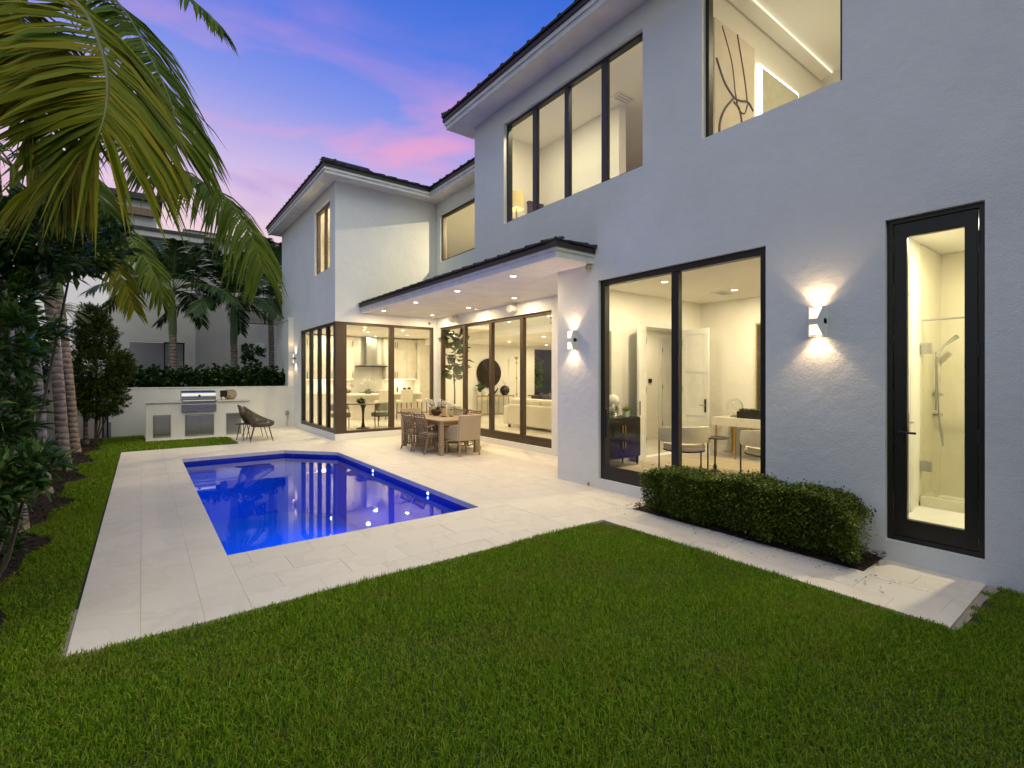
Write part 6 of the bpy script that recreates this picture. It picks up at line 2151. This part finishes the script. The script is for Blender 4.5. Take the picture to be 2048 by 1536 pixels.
v, f = leaf_arrays(np.stack([nrg.uniform(-0.05, 0.05, n), nrg.uniform(-0.2, 0.2, n), np.full(n, 0.12)], 1), np.stack([nrg.normal(0, 0.7, n), nrg.normal(0, 0.7, n), nrg.uniform(0.4, 1.3, n)], 1), 0.10, 0.03)
link('leaves', np_mesh('leaves', v, f), leaf_mat('succulent_leaf', (0.05, 0.10, 0.02), (0.16, 0.20, 0.05), 0.5, 0.1), t)
t = thing('dark_painting', 'tall dark framed picture on the study back wall', 'picture', (9.63, 4.16, 0.95))
MB().wall('X', -0.05, 0.0, -0.62, 0.62, 0.0, 1.82, [(-0.59, 0.59, 0.03, 1.79)]).build('frame', M_gold, t, norm=True)
MB().box((-0.054, -0.59, 0.03), (-0.01, 0.59, 1.79)).build('canvas', mat('dark_canvas', (0.035, 0.032, 0.028), 0.6, c2=(0.07, 0.06, 0.05), scale=12), t)
t = thing('patterned_rug', 'beige rug with pale crossing lines on the study floor', 'rug', (7.6, 4.3, FZ + 0.002))
MB().box((-1.3, -1.5, 0), (1.3, 1.45, 0.01)).build('pile', mat('rug_beige', (0.50, 0.42, 0.29), 0.95, bump=0.3, bscale=200), t)
ln = MB()
for i in range(7):
    x = -1.1 + i * 0.36
    ln.beam((x, -1.45, 0.0105), (x + 0.7 * (1 if i % 2 else -0.6), 1.4, 0.0105), 0.012, 0.003)
ln.build('woven_lines', mat('rug_line', (0.75, 0.70, 0.58), 0.95), t)['kind'] = 'stuff'
for x, y, lb in ((8.7, 4.95, 'square air vent in the study ceiling'), (7.1, 6.0, 'square air vent in the bedroom ceiling')):
    z = 3.299 if 'study' in lb else 6.879
    t = thing('air_vent', lb, 'air vent', (x, y, z))
    MB().wall('X', -0.22, 0.22, -0.13, 0.13, -0.012, 0.0, []).build('frame', M_white, t, norm=True)
    for i in range(6):
        MB().box((-0.17, -0.095 + i * 0.034, -0.018), (0.17, -0.085 + i * 0.034, -0.0125)).build('slat', M_trimw if i % 2 else MATS['grey_plastic'], t)

# bathroom
M_tile = mat('shower_tile', (0.70, 0.66, 0.52), 0.25, scale=1.5)
hp(MB().box((8.485, 0.2, FZ), (8.499, 1.77, 3.35)).box((7.6, 1.765, FZ), (8.485, 1.779, 3.35)), 'shower_tiling', M_tile)
t = thing('shower_screen', 'frameless glass shower screen with steel hinges in the bathroom', 'shower screen', (7.6, 1.0, FZ))
MB().box((-0.06, -0.78, 0), (0.06, 0.76, 0.12)).build('curb', M_tile, t)
MB().box((-0.005, -0.78, 0.125), (0.005, 0.755, 2.25)).build('screen_pane', M_glass, t)
MB().cyl((0, -0.78, 2.26), (0, 0.76, 2.26), 0.012, n=8).build('header_bar', M_steel, t)
for z in (0.42, 1.85):
    MB().box((-0.02, 0.66, z), (0.02, 0.765, z + 0.13)).build('hinge', M_steel, t, bevel=0.004)
t = thing('hand_shower', 'chrome hand shower on a rail with a hanging hose', 'shower', (8.05, 1.765, 0))
MB().cyl((0, -0.04, 1.30), (0, -0.04, 2.05), 0.010, n=8).build('rail', M_steel, t)
MB().tube([(0.0, -0.05, 1.98), (0.06, -0.10, 2.12), (0.22, -0.2, 2.24)], [0.012, 0.014, 0.03], 8).build('head', M_steel, t, smooth=True)
MB().tube([(0.0, -0.05, 1.97), (0.01, -0.06, 1.5), (-0.02, -0.08, 1.1), (0.06, -0.1, 0.86), (0.13, -0.08, 1.0), (0.12, -0.04, 1.2)], 0.009, 6).build('hose', M_steel, t, smooth=True)
for z in (1.24, 1.5):
    MB().box((0.03, -0.07, z - 0.02), (0.2, -0.01, z + 0.02)).build('valve', M_steel, t, bevel=0.004)
t = thing('bathroom_inner_door', 'white inner bathroom door with a steel lever', 'door', (6.25, 1.775, FZ))
MB().wall('Y', -0.03, 0.0, -0.1, 0.95, 0.0, 2.62, [(0, 0.85, -0.1, 2.52)]).build('door_frame', M_white, t, norm=True)
MB().box((0.0, -0.02, 0.01), (0.85, -0.005, 2.52)).build('leaf', M_white, t)
MB().box((0.76, -0.03, 0.93), (0.80, -0.02, 1.15)).build('lock_plate', M_steel, t)
MB().tube([(0.78, -0.03, 1.05), (0.78, -0.07, 1.05), (0.66, -0.07, 1.05)], 0.01, 6).build('lever', M_steel, t)

# upstairs
t = thing('table_lamp', 'table lamp with a drum shade behind the leftmost upper pane', 'table lamp', (6.14, 7.98, 4.2))
MB().lathe([(0.25, 0), (0.25, 0.68), (0.25, 0.7)], n=18).build('side_cabinet', M_cab, t)
MB().lathe([(0.07, 0.70), (0.02, 0.72), (0.015, 1.0)], n=12).build('stand', M_gold, t, smooth=True)
MB().lathe([(0.15, 0.96), (0.15, 1.30)], n=22, caps=False).build('shade', mat('lamp_shade', (0.62, 0.52, 0.26), 0.8, emit=(1.0, 0.72, 0.25), estr=0.35), t, smooth=True)
MB().lathe([(0.05, 1.02), (0.05, 1.12), (0.02, 1.14)], n=12).build('bulb_glass', emit_mat('bulb_glow', (1, 0.9, 0.7), 12), t)
lamp('bulb', 'POINT', t, (0, 0, 1.10), 6, WARM2, 0.04)
t = thing('dark_headboard', 'corner of a dark panel behind the second upper pane', 'headboard', (6.9, 8.40, 4.2))
MB().box((-0.1, -0.04, 0.0), (1.3, 0.04, 1.36)).build('panel', M_bluefr, t)
MB().box((-0.12, -0.05, 1.36), (1.32, 0.05, 1.39)).build('top_rail', M_bluefr, t)
t = thing('branch_painting', 'pale canvas with brown branching lines in the upper right room', 'painting', (6.75, 3.68, 5.6))
MB().box((-0.53, -0.02, -1.0), (0.55, 0.015, 1.03)).build('canvas', mat('pale_canvas', (0.72, 0.66, 0.56), 0.8, c2=(0.66, 0.58, 0.46), scale=3), t)
br = MB()
for pts, r in (([(-0.35, 0.7), (-0.1, 0.3), (0.0, -0.12)], 0.008), ([(0.05, 0.75), (0.25, 0.2), (0.33, -0.12)], 0.011), ([(-0.5, 0.2), (-0.3, -0.05), (-0.05, -0.18), (0.15, -0.17), (0.35, -0.12), (0.5, -0.2)], 0.016),
               ([(-0.05, -0.2), (-0.3, -0.45), (-0.42, -0.7), (-0.40, -0.98)], 0.018), ([(-0.05, -0.25), (0.1, -0.3), (0.2, -0.55), (0.32, -0.95)], 0.016), ([(0.0, -0.12), (0.08, -0.3), (0.25, -0.32), (0.35, -0.14)], 0.012)):
    q = catmull([(x, -0.024, z + 0.28 if z < 0.9 else z) for x, z in pts], 16)
    br.tube(q, r, 5)
br.build('branch_lines', mat('umber_paint', (0.13, 0.095, 0.055), 0.7), t)['kind'] = 'stuff'
t = thing('backlit_mirror', 'backlit wall mirror with a glowing edge in the upper right room', 'mirror', (8.1, 3.68, 5.5))
MB().box((-0.6, -0.05, -0.9), (0.6, -0.035, 0.9)).build('mirror_glass', mat('pale_mirror', (0.55, 0.54, 0.42), 0.35), t)
for a, b in (((-0.66, -0.028, -0.96), (-0.58, -0.012, 0.96)), ((-0.58, -0.028, 0.88), (0.66, -0.012, 0.96))):
    MB().box(a, b).build('light_strip', M_ledw, t)
t = thing('cove_strip', 'pale cove light line along the ceiling of the upper right room', 'ceiling light', (7.5, 3.6, 7.06))
MB().box((-1.6, -0.1, -0.02), (2.2, 0.08, 0.02)).build('ledge', M_iceil, t)
MB().box((-1.6, -0.12, 0.021), (2.2, -0.03, 0.035)).build('glow_strip', M_cove, t)
